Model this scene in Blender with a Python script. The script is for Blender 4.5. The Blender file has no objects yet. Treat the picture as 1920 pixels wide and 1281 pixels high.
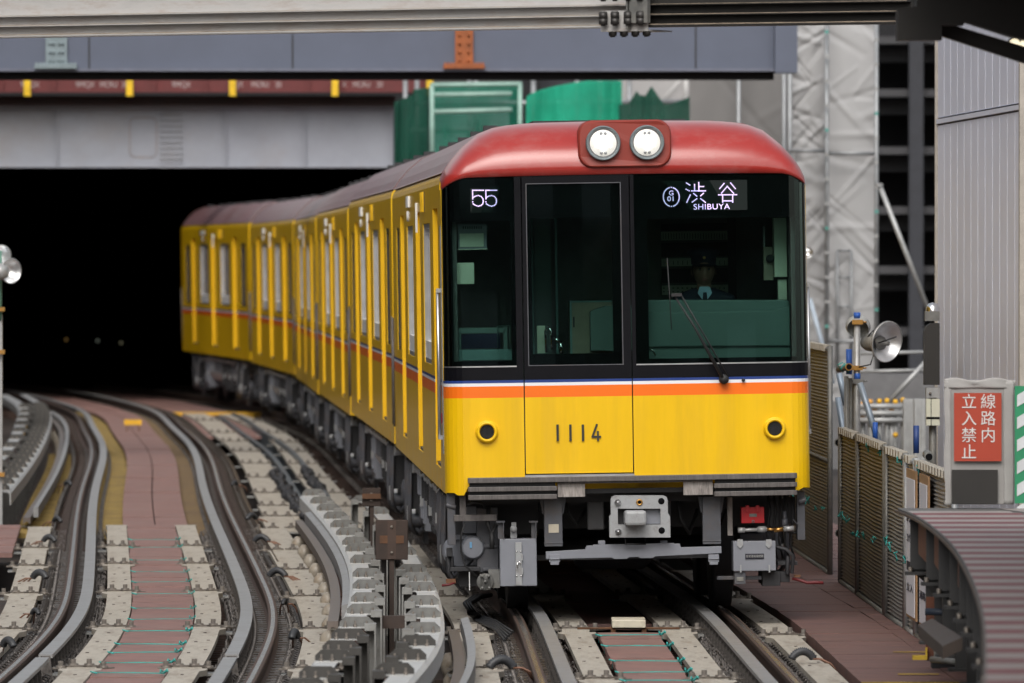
import bpy, bmesh, math, random
from mathutils import Vector, Matrix, noise
random.seed(7)
R = math.radians
sc = bpy.context.scene
COL = sc.collection

# ------------------------------------------------------------------ camera, sky, sun, exposure
F = 16430.0            # focal length in photo pixels (1920 wide)
HZ = 485.0             # eye level row in the photo
CAMZ = 2.5             # metres above the rail tops
cd = bpy.data.cameras.new('camera'); cam = bpy.data.objects.new('camera', cd); COL.objects.link(cam)
cam.location = (0, 0, CAMZ)
cam.rotation_euler = (R(90) - math.atan((640.5 - HZ) / F), 0, 0)
cd.sensor_width = 36; cd.lens = F / 1920 * 36
cd.clip_start = 0.5; cd.clip_end = 3000
cd.dof.use_dof = True; cd.dof.focus_distance = 61.5; cd.dof.aperture_fstop = 5.6
sc.camera = cam
w = bpy.data.worlds.new('World'); sc.world = w; w.use_nodes = True
nt = w.node_tree; bg = nt.nodes['Background']
sky = nt.nodes.new('ShaderNodeTexSky'); sky.sky_type = 'NISHITA'; sky.sun_disc = False
sky.sun_elevation = R(44); sky.sun_rotation = R(188); sky.air_density = 1.4; sky.dust_density = 5.0; sky.ozone_density = 1.0
hs = nt.nodes.new('ShaderNodeHueSaturation'); hs.inputs['Saturation'].default_value = 0.30
nt.links.new(sky.outputs[0], hs.inputs['Color']); nt.links.new(hs.outputs[0], bg.inputs[0])
bg.inputs[1].default_value = 0.15
sd = bpy.data.lights.new('sun', 'SUN'); sun = bpy.data.objects.new('sun', sd); COL.objects.link(sun)
sd.energy = 1.0; sd.angle = R(40); sd.color = (1.0, 0.965, 0.92)
az, el = R(188), R(44)      # light comes from behind the camera
dirv = Vector((math.sin(az) * math.cos(el), math.cos(az) * math.cos(el), math.sin(el)))
sun.rotation_euler = dirv.to_track_quat('Z', 'Y').to_euler(); sun.location = (0, 0, 60)
sc.view_settings.view_transform = 'Standard'; sc.view_settings.look = 'None'
sc.view_settings.exposure = 0.15; sc.view_settings.gamma = 1.0
try: sc.cycles.use_denoising = True
except Exception: pass
sc.cycles.max_bounces = 8; sc.cycles.transparent_max_bounces = 12

def W(x, y, D):        # the point seen at photo pixel x, y that stands D metres away
    return Vector(((x - 960) / F * D, D, CAMZ + (HZ - y) / F * D))

# ------------------------------------------------------------------ materials
MATS = {}
def mat(name, col, rough=0.6, metal=0.0, var=0.18, scale=6.0, bump=0.0, dirt=None, dirt_amt=0.5, spec=0.5, coat=0.0, emit=None, es=0.0, stretch=None, dscale=1.6):
    if name in MATS: return MATS[name]
    m = bpy.data.materials.new(name); m.use_nodes = True; MATS[name] = m
    n = m.node_tree.nodes; l = m.node_tree.links; p = n['Principled BSDF']
    p.inputs['Roughness'].default_value = rough; p.inputs['Metallic'].default_value = metal
    p.inputs['Specular IOR Level'].default_value = spec; p.inputs['Coat Weight'].default_value = coat
    if coat: p.inputs['Coat Roughness'].default_value = 0.12
    tc = n.new('ShaderNodeTexCoord'); mp = n.new('ShaderNodeMapping'); l.new(tc.outputs['Object'], mp.inputs[0])
    if stretch: mp.inputs['Scale'].default_value = stretch
    nz = n.new('ShaderNodeTexNoise'); nz.inputs['Scale'].default_value = scale; nz.inputs['Detail'].default_value = 6; nz.inputs['Roughness'].default_value = 0.65
    l.new(mp.outputs[0], nz.inputs['Vector'])
    cr = n.new('ShaderNodeValToRGB'); cr.color_ramp.elements[0].position = 0.3; cr.color_ramp.elements[1].position = 0.7
    cr.color_ramp.elements[0].color = (*[c * (1 - var) for c in col], 1); cr.color_ramp.elements[1].color = (*[min(1, c * (1 + var)) for c in col], 1)
    l.new(nz.outputs['Fac'], cr.inputs[0]); out = cr.outputs[0]
    if dirt:
        n2 = n.new('ShaderNodeTexNoise'); n2.inputs['Scale'].default_value = dscale; n2.inputs['Detail'].default_value = 8; n2.inputs['Roughness'].default_value = 0.7
        l.new(mp.outputs[0], n2.inputs['Vector'])
        r2 = n.new('ShaderNodeValToRGB'); r2.color_ramp.elements[0].position = 0.48; r2.color_ramp.elements[1].position = 0.72
        r2.color_ramp.elements[0].color = (0, 0, 0, 1); r2.color_ramp.elements[1].color = (dirt_amt,) * 3 + (1,)
        l.new(n2.outputs['Fac'], r2.inputs[0])
        mx = n.new('ShaderNodeMixRGB'); l.new(r2.outputs[0], mx.inputs[0]); l.new(out, mx.inputs[1]); mx.inputs[2].default_value = (*dirt, 1); out = mx.outputs[0]
    l.new(out, p.inputs['Base Color'])
    if bump:
        bp = n.new('ShaderNodeBump'); bp.inputs['Strength'].default_value = bump; bp.inputs['Distance'].default_value = 0.02
        l.new(nz.outputs['Fac'], bp.inputs['Height']); l.new(bp.outputs[0], p.inputs['Normal'])
    # a little roughness variation
    mr = n.new('ShaderNodeMapRange'); mr.inputs[3].default_value = max(0.02, rough * 0.8); mr.inputs[4].default_value = min(1, rough * 1.25)
    l.new(nz.outputs['Fac'], mr.inputs[0]); l.new(mr.outputs[0], p.inputs['Roughness'])
    if emit:
        p.inputs['Emission Color'].default_value = (*emit, 1); p.inputs['Emission Strength'].default_value = es
    return m

YEL = (0.83, 0.50, 0.003)
def mat_body(name):     # yellow paint with the orange, white and navy waistband, set by height on the body
    m = mat(name, YEL, rough=0.32, var=0.05, scale=2.5, coat=0.3, dirt=(0.45, 0.27, 0.04), dirt_amt=0.25, stretch=(3, 2, 0.3), dscale=1.6)
    n = m.node_tree.nodes; l = m.node_tree.links; p = n['Principled BSDF']
    if 'band' in n: return m
    src = p.inputs['Base Color'].links[0].from_socket
    tc = n.new('ShaderNodeTexCoord'); tc.name = 'band'
    sx = n.new('ShaderNodeSeparateXYZ'); l.new(tc.outputs['Object'], sx.inputs[0])
    mr = n.new('ShaderNodeMapRange'); mr.inputs[1].default_value = 1.5; mr.inputs[2].default_value = 1.7; l.new(sx.outputs[2], mr.inputs[0])
    cr = n.new('ShaderNodeValToRGB'); cr.color_ramp.interpolation = 'CONSTANT'; e = cr.color_ramp.elements
    e[0].position = 0; e[0].color = (0, 0, 0, 1)
    def add(z, c): k = e.new((z - 1.5) / 0.2); k.color = (*c, 1)
    add(1.543, (0.90, 0.17, 0.010)); add(1.624, (0.80, 0.80, 0.82)); add(1.646, (0.02, 0.05, 0.22));
    cr2 = n.new('ShaderNodeValToRGB'); cr2.color_ramp.interpolation = 'CONSTANT'; f = cr2.color_ramp.elements
    f[0].position = 0; f[0].color = (0, 0, 0, 1); k = f.new(0.215); k.color = (1, 1, 1, 1); f[-1].position = 0.825; f[-1].color = (0, 0, 0, 1)
    l.new(mr.outputs[0], cr.inputs[0]); l.new(mr.outputs[0], cr2.inputs[0])
    mx = n.new('ShaderNodeMixRGB'); l.new(cr2.outputs[0], mx.inputs[0]); l.new(src, mx.inputs[1]); l.new(cr.outputs[0], mx.inputs[2])
    l.new(mx.outputs[0], p.inputs['Base Color'])
    return m
def mat_glass(name, tint=(0.5, 0.62, 0.58), rough=0.03, base=0.04):
    m = bpy.data.materials.new(name); m.use_nodes = True; MATS[name] = m; n = m.node_tree.nodes; l = m.node_tree.links
    for x in list(n):
        if x.type == 'BSDF_PRINCIPLED': n.remove(x)
    t = n.new('ShaderNodeBsdfTransparent'); t.inputs[0].default_value = (*tint, 1)
    g = n.new('ShaderNodeBsdfGlossy'); g.inputs['Roughness'].default_value = rough; g.inputs[0].default_value = (0.9, 0.9, 0.9, 1)
    fr = n.new('ShaderNodeFresnel'); fr.inputs[0].default_value = 1.45
    mx = n.new('ShaderNodeMixShader'); l.new(fr.outputs[0], mx.inputs[0]); l.new(t.outputs[0], mx.inputs[1]); l.new(g.outputs[0], mx.inputs[2])
    l.new(mx.outputs[0], n['Material Output'].inputs[0]); return m
def mat_net(name, col, alpha, rough=0.8):
    m = mat(name, col, rough=rough, var=0.25, scale=1.5)
    n = m.node_tree.nodes; l = m.node_tree.links; p = n['Principled BSDF']
    t = n.new('ShaderNodeBsdfTransparent'); mx = n.new('ShaderNodeMixShader')
    tl = n.new('ShaderNodeBsdfTranslucent'); tl.inputs[0].default_value = (*col, 1)
    m2 = n.new('ShaderNodeMixShader'); m2.inputs[0].default_value = 0.35; l.new(p.outputs[0], m2.inputs[1]); l.new(tl.outputs[0], m2.inputs[2])
    nz = n.new('ShaderNodeTexNoise'); nz.inputs['Scale'].default_value = 0.9
    mr = n.new('ShaderNodeMapRange'); mr.inputs[3].default_value = alpha - 0.22; mr.inputs[4].default_value = min(1, alpha + 0.22); l.new(nz.outputs['Fac'], mr.inputs[0])
    l.new(mr.outputs[0], mx.inputs[0]); l.new(t.outputs[0], mx.inputs[1]); l.new(m2.outputs[0], mx.inputs[2]); l.new(mx.outputs[0], n['Material Output'].inputs[0])
    return m

M_BODY = mat_body('body_paint')
M_YEL = mat('yellow_paint', YEL, rough=0.4, var=0.06)
M_RED = mat('red_roof_paint', (0.34, 0.024, 0.018), rough=0.30, var=0.07, scale=3, coat=0.5, dirt=(0.33, 0.16, 0.15), dirt_amt=0.4, stretch=(1, 0.5, 2), dscale=3)
M_ROOF = mat('weathered_roof_paint', (0.18, 0.095, 0.10), rough=0.34, var=0.2, scale=2, dirt=(0.20, 0.17, 0.175), dirt_amt=0.75, stretch=(1, 0.3, 1), dscale=1.3)
M_BLACK = mat('black_mask_paint', (0.005, 0.005, 0.007), rough=0.4, var=0.1, spec=0.12)
M_INK = mat('printed_black', (0.003, 0.003, 0.004), rough=0.7, var=0.1, spec=0.1)
M_GLASS = mat_glass('tinted_windscreen', tint=(0.70, 0.83, 0.80))
M_WG = mat('side_window_pane', (0.80, 0.80, 0.83), rough=0.08, var=0.1, coat=0.5)
M_WD = mat('dark_window_pane', (0.02, 0.02, 0.03), rough=0.08, var=0.1)
M_WHT = mat('white_enamel', (0.75, 0.75, 0.74), rough=0.35, var=0.05)
M_ALU = mat('aluminium', (0.55, 0.55, 0.56), rough=0.32, metal=0.9, var=0.1)
M_CHROME = mat('polished_metal', (0.8, 0.8, 0.8), rough=0.12, metal=1.0, var=0.05)
M_G1 = mat('grey_underframe_paint', (0.075, 0.078, 0.09), rough=0.5, var=0.15, scale=9, dirt=(0.10, 0.075, 0.06), dirt_amt=0.7, dscale=5)
M_G2 = mat('pale_grey_box_paint', (0.21, 0.22, 0.25), rough=0.45, var=0.06, scale=7)
M_BEAM = mat('lit_zinc_beam', (0.50, 0.505, 0.50), rough=0.45, metal=0.15, var=0.10, scale=9, dirt=(0.33, 0.31, 0.28), dirt_amt=0.5, dscale=5)  # paler than the brackets, the lit beam tops put into the colour
M_BKG = mat('bracket_grey', (0.26, 0.26, 0.25), rough=0.5, metal=0.2, var=0.15, scale=14, dirt=(0.16, 0.14, 0.12), dirt_amt=0.6, dscale=8)
M_G3 = mat('light_grey_coupler_paint', (0.33, 0.34, 0.35), rough=0.45, var=0.12, scale=14, dirt=(0.12, 0.1, 0.09), dirt_amt=0.7, dscale=14)
M_DK = mat('dark_equipment', (0.022, 0.022, 0.025), rough=0.55, var=0.3)
M_STEEL = mat('worn_buffer_steel', (0.095, 0.085, 0.082), rough=0.5, var=0.3, scale=30, dirt=(0.20, 0.18, 0.17), dirt_amt=0.5, stretch=(3, 1, 0.4), dscale=10)
M_WORN = mat('scraped_plate', (0.32, 0.29, 0.27), rough=0.5, var=0.3, scale=20, dirt=(0.05, 0.04, 0.04), dirt_amt=0.9, stretch=(3, 1, 0.5), dscale=9)
M_REDBOX = mat('red_box_paint', (0.45, 0.010, 0.016), rough=0.4, var=0.08)
M_BRASS = mat('brass', (0.6, 0.33, 0.10), rough=0.3, metal=0.9)
M_RUB = mat('black_rubber', (0.015, 0.015, 0.016), rough=0.6)
M_RAILT = mat('rail_head_steel', (0.30, 0.28, 0.26), rough=0.25, metal=0.9, var=0.2, scale=20, dirt=(0.16, 0.09, 0.05), dirt_amt=0.5, dscale=3)
M_RAIL = mat('rusty_rail_side', (0.062, 0.036, 0.026), rough=0.7, var=0.35, scale=12)
M_GUARD = mat('grey_guard_steel', (0.27, 0.27, 0.27), rough=0.45, metal=0.25, var=0.15, scale=14, dirt=(0.14, 0.11, 0.09), dirt_amt=0.5, dscale=5)
M_BEIGE = mat('beige_resin_board', (0.40, 0.365, 0.31), rough=0.7, var=0.14, scale=10, bump=0.1, dirt=(0.20, 0.155, 0.115), dirt_amt=0.85, stretch=(4, 0.6, 1), dscale=2.2)
M_PINK = mat('pink_brown_deck', (0.225, 0.124, 0.108), rough=0.7, var=0.22, scale=7, dirt=(0.26, 0.18, 0.16), dirt_amt=0.55, stretch=(1, 0.5, 1), dscale=1.4)
M_BOLT = mat('weathered_bolt', (0.16, 0.14, 0.12), rough=0.5, metal=0.4, var=0.4, scale=30)
M_CLIP = mat('rail_clip_steel', (0.12, 0.108, 0.10), rough=0.42, metal=0.5, var=0.7, scale=25)
M_BED = mat('dark_steel_deck', (0.032, 0.024, 0.020), rough=0.8, var=0.4, scale=9, dirt=(0.09, 0.04, 0.02), dirt_amt=0.5, dscale=3)
M_RUSTY = mat('yellow_rust_grating', (0.27, 0.185, 0.05), rough=0.8, var=0.3, scale=7, dirt=(0.10, 0.06, 0.035), dirt_amt=0.8, dscale=1.2)
M_GALV = mat('galvanised_steel', (0.37, 0.375, 0.375), rough=0.42, metal=0.35, var=0.14, scale=11, dirt=(0.2, 0.19, 0.17), dirt_amt=0.5, dscale=4)
M_GALVD = mat('dull_galvanised_plate', (0.17, 0.17, 0.163), rough=0.5, metal=0.35, var=0.25, scale=14, dirt=(0.3, 0.28, 0.24), dirt_amt=0.5, dscale=8)
M_CER = mat('insulator_ceramic', (0.30, 0.265, 0.215), rough=0.4, var=0.2, scale=20, dirt=(0.2, 0.12, 0.06), dirt_amt=0.6, dscale=12)
M_RUST = mat('brown_rusted_steel', (0.045, 0.03, 0.024), rough=0.75, var=0.35, scale=9)
M_RUSTO = mat('orange_rusted_steel', (0.13, 0.06, 0.028), rough=0.75, var=0.35, scale=9)
M_TEAL = mat('teal_rope_fibre', (0.05, 0.36, 0.33), rough=0.8)
M_HOSE = mat('grey_corrugated_hose', (0.045, 0.047, 0.052), rough=0.5)
M_COPPER = mat('copper_cable', (0.20, 0.105, 0.07), rough=0.5, metal=0.3)
M_YPLATE = mat('yellow_plate_paint', (0.72, 0.40, 0.02), rough=0.5)
M_SCAF = mat('scaffold_pipe', (0.30, 0.31, 0.32), rough=0.4, metal=0.5, var=0.2)
M_BLUE = mat('blue_plastic_cap', (0.02, 0.10, 0.42), rough=0.5)

# ------------------------------------------------------------------ mesh helpers
NOSPLIT = ('text', 'letter', 'print', 'rivet', 'bolt_heads', 'louvre', 'led_', 'number', 'switch', 'trim', 'border', 'seal', 'perforated', 'clips', 'stripe', 'reflector_cup', 'wrapping', 'gangway', 'weld', 'lining', 'body', 'panels', 'fasteners', 'vent_unit', 'edge_rust', 'flange_edge', 'wheelset')
class MB:
    def __init__(s): s.v = []; s.f = []; s.m = []; s.sm = []
    def add(s, vs, fs, mi=0, smooth=False):
        o = len(s.v); s.v += [Vector(p) for p in vs]
        for f in fs: s.f.append([o + i for i in f]); s.m.append(mi); s.sm.append(smooth)
        return s
    def box(s, a, b, mi=0, rot=None, ch=0.0):
        x0, x1 = sorted((a[0], b[0])); y0, y1 = sorted((a[1], b[1])); z0, z1 = sorted((a[2], b[2]))
        vs = [Vector(p) for p in ((x0, y0, z0), (x1, y0, z0), (x1, y1, z0), (x0, y1, z0), (x0, y0, z1), (x1, y0, z1), (x1, y1, z1), (x0, y1, z1))]
        if rot is not None:
            c = (vs[0] + vs[6]) / 2; vs = [c + rot @ (p - c) for p in vs]
        return s.add(vs, [(0, 3, 2, 1), (4, 5, 6, 7), (0, 1, 5, 4), (1, 2, 6, 5), (2, 3, 7, 6), (3, 0, 4, 7)], mi)
    def prism(s, poly, y0, y1, mi=0, axis='y', smooth=False):     # poly in (x, z), extruded along y (or other axis)
        n = len(poly)
        def P(a, b, t):
            return {'y': (a, t, b), 'x': (t, a, b), 'z': (a, b, t)}[axis]
        vs = [P(a, b, y0) for a, b in poly] + [P(a, b, y1) for a, b in poly]
        s.add(vs, [tuple(range(n)), tuple(range(2 * n - 1, n - 1, -1))], mi)
        return s.add(vs, [(i, n + i, n + (i + 1) % n, (i + 1) % n) for i in range(n)], mi, smooth)
    def tube(s, pts, r, n=8, mi=0, caps=True, rs=None):
        pts = [Vector(p) for p in pts]; rings = []; up = Vector((0.13, 0.07, 1)).normalized()
        for i, p in enumerate(pts):
            t = (pts[min(i + 1, len(pts) - 1)] - pts[max(i - 1, 0)]).normalized()
            a = t.cross(up)
            if a.length < 1e-3: a = t.cross(Vector((1, 0, 0)))
            a.normalize(); b = t.cross(a); rr = rs[i] if rs else r
            rings.append([p + (a * math.cos(2 * math.pi * k / n) + b * math.sin(2 * math.pi * k / n)) * rr for k in range(n)])
        vs = [q for r_ in rings for q in r_]
        fs = [(i * n + k, i * n + (k + 1) % n, (i + 1) * n + (k + 1) % n, (i + 1) * n + k) for i in range(len(pts) - 1) for k in range(n)]
        s.add(vs, fs, mi, True)
        if caps: s.add(rings[0], [tuple(range(n))], mi); s.add(rings[-1], [tuple(range(n - 1, -1, -1))], mi)
        return s
    def lathe(s, prof, c, axis=(0, 0, 1), n=24, mi=0):            # prof: (radius, distance along axis)
        c = Vector(c); ax = Vector(axis).normalized(); a = ax.orthogonal().normalized(); b = ax.cross(a)
        vs = [c + ax * h + (a * math.cos(2 * math.pi * k / n) + b * math.sin(2 * math.pi * k / n)) * r for r, h in prof for k in range(n)]
        fs = [(i * n + k, i * n + (k + 1) % n, (i + 1) * n + (k + 1) % n, (i + 1) * n + k) for i in range(len(prof) - 1) for k in range(n)]
        return s.add(vs, fs, mi, True)
    def grid(s, fn, nu, nv, mi=0, smooth=True):
        vs = [fn(i / nu, j / nv) for j in range(nv + 1) for i in range(nu + 1)]
        fs = [(j * (nu + 1) + i, j * (nu + 1) + i + 1, (j + 1) * (nu + 1) + i + 1, (j + 1) * (nu + 1) + i) for j in range(nv) for i in range(nu)]
        return s.add(vs, fs, mi, smooth)
    def xf(s, m, start=0):
        for i in range(start, len(s.v)): s.v[i] = m @ s.v[i]
        return s
    def mesh(s, name, mats):
        me = bpy.data.meshes.new(name); me.from_pydata([tuple(p) for p in s.v], [], s.f)
        for m in (mats if isinstance(mats, (list, tuple)) else [mats]): me.materials.append(m)
        me.polygons.foreach_set('material_index', s.m); me.polygons.foreach_set('use_smooth', s.sm)
        bm = bmesh.new(); bm.from_mesh(me); bmesh.ops.remove_doubles(bm, verts=bm.verts, dist=1e-5); bmesh.ops.recalc_face_normals(bm, faces=bm.faces); bm.to_mesh(me); bm.free()
        return me
    def obj(s, name, mats, parent=None, bevel=0.0, off=None):
        if off is not None:
            o_ = Vector(off); s.v = [p - o_ for p in s.v]
        first = None
        for q in (s.pieces(name) if parent is not None else [s]):       # separate pieces of a part become parts of their own
            o = bpy.data.objects.new(name, q.mesh(name, mats)); COL.objects.link(o)
            if parent: o.parent = parent
            if off is not None and not parent: o.location = off
            if bevel:
                b = o.modifiers.new('edge', 'BEVEL'); b.width = bevel; b.segments = 2; b.limit_method = 'ANGLE'; b.angle_limit = R(50)
            first = first or o
        return first
    def pieces(s, name, gap=0.012, most=16):
        if any(k in name for k in NOSPLIT): return [s]
        n = len(s.v); par = list(range(n))
        def find(a):
            while par[a] != a: par[a] = par[par[a]]; a = par[a]
            return a
        for f in s.f:
            a = find(f[0])
            for i in f[1:]:
                b = find(i)
                if b != a: par[b] = a
        bb = {}
        for i in range(n):
            k = find(i); p = s.v[i]; q = bb.get(k)
            if q is None: bb[k] = [p.x, p.y, p.z, p.x, p.y, p.z]
            else:
                q[0] = min(q[0], p.x); q[1] = min(q[1], p.y); q[2] = min(q[2], p.z); q[3] = max(q[3], p.x); q[4] = max(q[4], p.y); q[5] = max(q[5], p.z)
        if len(bb) > 60: return [s]
        gr = [[{k}, b] for k, b in bb.items()]; ch = True
        while ch:
            ch = False
            for i in range(len(gr)):
                for j in range(i + 1, len(gr)):
                    A, B = gr[i][1], gr[j][1]
                    if all(A[t] - gap < B[t + 3] and B[t] - gap < A[t + 3] for t in range(3)):
                        gr[i] = [gr[i][0] | gr[j][0], [min(A[t], B[t]) for t in range(3)] + [max(A[t + 3], B[t + 3]) for t in range(3)]]; del gr[j]; ch = True; break
                if ch: break
        if not 2 <= len(gr) <= most: return [s]
        out = []
        for ks, _ in gr:
            q = MB(); mp = {}
            for fi, f in enumerate(s.f):
                if find(f[0]) in ks:
                    for i in f:
                        if i not in mp: mp[i] = len(q.v); q.v.append(s.v[i])
                    q.f.append([mp[i] for i in f]); q.m.append(s.m[fi]); q.sm.append(s.sm[fi])
            out.append(q)
        return sorted(out, key=lambda q: -len(q.f))
def tag(o, label=None, cat=None, group=None, kind=None):
    if label: o['label'] = label
    if cat: o['category'] = cat
    if group: o['group'] = group
    if kind: o['kind'] = kind
    return o
def empty(name, loc, label, cat, group=None, rot=(0, 0, 0)):
    o = bpy.data.objects.new(name, None); COL.objects.link(o); o.location = loc; o.rotation_euler = rot; o.empty_display_size = 0.2
    return tag(o, label, cat, group)
def copy_tree(o, parent=None):
    c = o.copy(); COL.objects.link(c)
    if parent: c.parent = parent
    for k in list(o.children): copy_tree(k, c)
    return c
def share(me, name, parent, loc=(0, 0, 0), rot=(0, 0, 0)):
    o = bpy.data.objects.new(name, me); COL.objects.link(o); o.location = loc; o.rotation_euler = rot
    if parent: o.parent = parent
    return o
def text_verts(t, size, spacing=1.0, align='CENTER', ext=0.001, offset=0.0):   # mesh of lettering in its own x, y plane
    cu = bpy.data.curves.new('t', 'FONT'); cu.body = t; cu.size = size; cu.align_x = align; cu.align_y = 'CENTER'; cu.extrude = ext; cu.space_character = spacing; cu.offset = offset
    o = bpy.data.objects.new('t', cu); COL.objects.link(o)
    me = bpy.data.meshes.new_from_object(o.evaluated_get(bpy.context.evaluated_depsgraph_get()))
    v = [p.co.copy() for p in me.vertices]; f = [tuple(p.vertices) for p in me.polygons]
    bpy.data.objects.remove(o); bpy.data.curves.remove(cu); bpy.data.meshes.remove(me); return v, f
def put_text(mb, t, size, pos, wx=1.0, mi=0, rot=0.0, **k):    # upright lettering facing -y, centred on pos
    v, f = text_verts(t, size, **k); c, s_ = math.cos(rot), math.sin(rot)
    out = []
    for p in v:
        x, z = p.x * wx, p.y
        out.append(Vector((pos[0] + x * c - z * s_, pos[1] - p.z, pos[2] + x * s_ + z * c)))
    mb.add(out, f, mi)
ORD = ['nearest', 'second', 'third', 'fourth', 'fifth', 'sixth', 'seventh', 'eighth', 'ninth', 'tenth', 'eleventh', 'twelfth', 'thirteenth', 'fourteenth', 'fifteenth', 'sixteenth', 'seventeenth', 'eighteenth', 'nineteenth', 'twentieth', 'twenty first', 'twenty second', 'twenty third', 'twenty fourth']

# track centre lines as smooth curves X(Y)
class Spline:
    def __init__(s, pts):
        s.x = [p[0] for p in pts]; s.y = [p[1] for p in pts]; n = len(pts); h = [s.x[i + 1] - s.x[i] for i in range(n - 1)]
        a = [0.0] * n; b = [1.0] * n; c = [0.0] * n; d = [0.0] * n
        for i in range(1, n - 1):
            a[i] = h[i - 1]; b[i] = 2 * (h[i - 1] + h[i]); c[i] = h[i]; d[i] = 6 * ((s.y[i + 1] - s.y[i]) / h[i] - (s.y[i] - s.y[i - 1]) / h[i - 1])
        for i in range(1, n):
            w_ = a[i] / b[i - 1]; b[i] -= w_ * c[i - 1]; d[i] -= w_ * d[i - 1]
        s.m = [0.0] * n; s.m[-1] = d[-1] / b[-1]
        for i in range(n - 2, -1, -1): s.m[i] = (d[i] - c[i] * s.m[i + 1]) / b[i]
        s.h = h
    def __call__(s, x):
        i = 0
        while i < len(s.h) - 1 and x > s.x[i + 1]: i += 1
        h = s.h[i]; A = (s.x[i + 1] - x) / h; B = (x - s.x[i]) / h
        return A * s.y[i] + B * s.y[i + 1] + ((A ** 3 - A) * s.m[i] + (B ** 3 - B) * s.m[i + 1]) * h * h / 6
    def at(s, D, off=0.0, z=0.0):
        sl = (s(D + 0.2) - s(D - 0.2)) / 0.4; q = math.hypot(1, sl)
        return Vector((s(D) + off / q, D - off * sl / q, z))
    def ang(s, D):
        return math.atan(-(s(D + 0.2) - s(D - 0.2)) / 0.4)
TL = Spline([(38, -2.42), (44, -2.33), (49, -2.30), (55, -2.32), (58.5, -2.36), (62.2, -2.45), (68.1, -2.69), (75.9, -3.05), (84.7, -3.46), (97.1, -4.0), (109.5, -4.51), (119.4, -5.0), (131, -5.68), (144, -6.5), (153.3, -7.42), (163, -8.63), (170, -9.8), (182, -12.3), (195, -15.5)])
TR = Spline([(38, 1.22), (46, 1.03), (51.6, 0.93), (55, 0.885), (58, 0.845), (61, 0.796), (69, 0.52), (77.2, 0.222), (93.4, -0.47), (109.6, -1.173), (125.8, -1.90), (142, -3.0), (158.2, -4.73), (172, -7.0), (190, -10.9), (205, -14.9)])
def sweep(mb, tr, D0, D1, prof, step=1.5, mi=0, cap=True, zf=None):     # prof: closed list of (offset, z)
    n = max(2, int((D1 - D0) / step) + 1); m = len(prof); vs = []
    for i in range(n + 1):
        D = D0 + (D1 - D0) * i / n
        for o, z in prof:
            of = o(D) if callable(o) else o
            vs.append(tr.at(D, of, z))
    fs = [(i * m + k, i * m + (k + 1) % m, (i + 1) * m + (k + 1) % m, (i + 1) * m + k) for i in range(n) for k in range(m)]
    mb.add(vs, fs, mi)
    if cap: mb.add(vs[:m], [tuple(range(m))], mi); mb.add(vs[-m:], [tuple(range(m))], mi)
    return mb
def rect(o0, o1, z0, z1): return [(o0, z0), (o1, z0), (o1, z1), (o0, z1)]

# ------------------------------------------------------------------ the train
PM = 269.4                                   # photo pixels per metre at the cab front
U = lambda x: (x - 1174.5) / PM
ROLL = 0.0148                                # cant of the track
def Z(x, y): return 2.5 + (HZ - y) / PM - ROLL * U(x)
def py(u):                                   # plan of the convex front
    a = min(abs(u), 1.274)
    if a <= 1.10: return 0.05 * (a / 1.10) ** 2
    return 0.05 + 0.175 * (1 - math.sqrt(max(0, 1 - ((a - 1.10) / 0.175) ** 2)))
def lean(z): return 0.03 * max(0, z - 1.66)
RP = [(0, 3.465), (0.30, 3.463), (0.65, 3.458), (0.87, 3.437), (1.0, 3.388), (1.12, 3.29), (1.20, 3.20), (1.245, 3.135), (1.275, 3.07)]
def Rz(u):
    a = abs(u)
    for (a0, z0), (a1, z1) in zip(RP, RP[1:]):
        if a <= a1: return z0 + (z1 - z0) * (a - a0) / (a1 - a0)
    return RP[-1][1]
def zt(u):                                   # lower edge of the red cap / top of the black mask
    a = abs(u); return 3.088 - 0.012 * (a / 1.275) ** 2 - (0.075 * min(1, (a - 1.08) / 0.19) ** 2 if a > 1.08 else 0)
def us(u0, u1):
    out = [u0]; u = -1.275
    c = [-1.275, -1.272, -1.262, -1.245, -1.22, -1.19, -1.15, -1.10, -0.9, -0.7, -0.5, -0.3, -0.1, 0.1, 0.3, 0.5, 0.7, 0.9, 1.10, 1.15, 1.19, 1.22, 1.245, 1.262, 1.272, 1.275]
    out += [q for q in c if u0 + 1e-3 < q < u1 - 1e-3]; return out + [u1]
def slab(mb, u0, u1, z0, z1, d, t, mi=0, nz=4):     # a piece of the curved front, from depth d to d + t
    fz0 = z0 if callable(z0) else (lambda u: z0); fz1 = z1 if callable(z1) else (lambda u: z1)
    U_ = us(u0, u1); n = len(U_); vs = []
    for dd in (d, d + t):
        for j in range(nz + 1):
            for u in U_:
                z = fz0(u) + (fz1(u) - fz0(u)) * j / nz
                sh = 1 - dd * 0.0
                vs.append((u * (1 - max(0, dd) * 0.06 * (abs(u) > 1.15)), py(u) + lean(z) + dd, z))
    N = n * (nz + 1); fs = []
    for j in range(nz):
        for i in range(n - 1):
            a = j * n + i; fs.append((a, a + 1, a + n + 1, a + n)); fs.append((N + a, N + a + n, N + a + n + 1, N + a + 1))
    rim = [i for i in range(n)] + [j * n + n - 1 for j in range(1, nz + 1)] + [nz * n + i for i in range(n - 2, -1, -1)] + [j * n for j in range(nz - 1, 0, -1)]
    for a, b in zip(rim, rim[1:] + rim[:1]): fs.append((a, b, N + b, N + a))
    return mb.add(vs, fs, mi, False)

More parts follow.
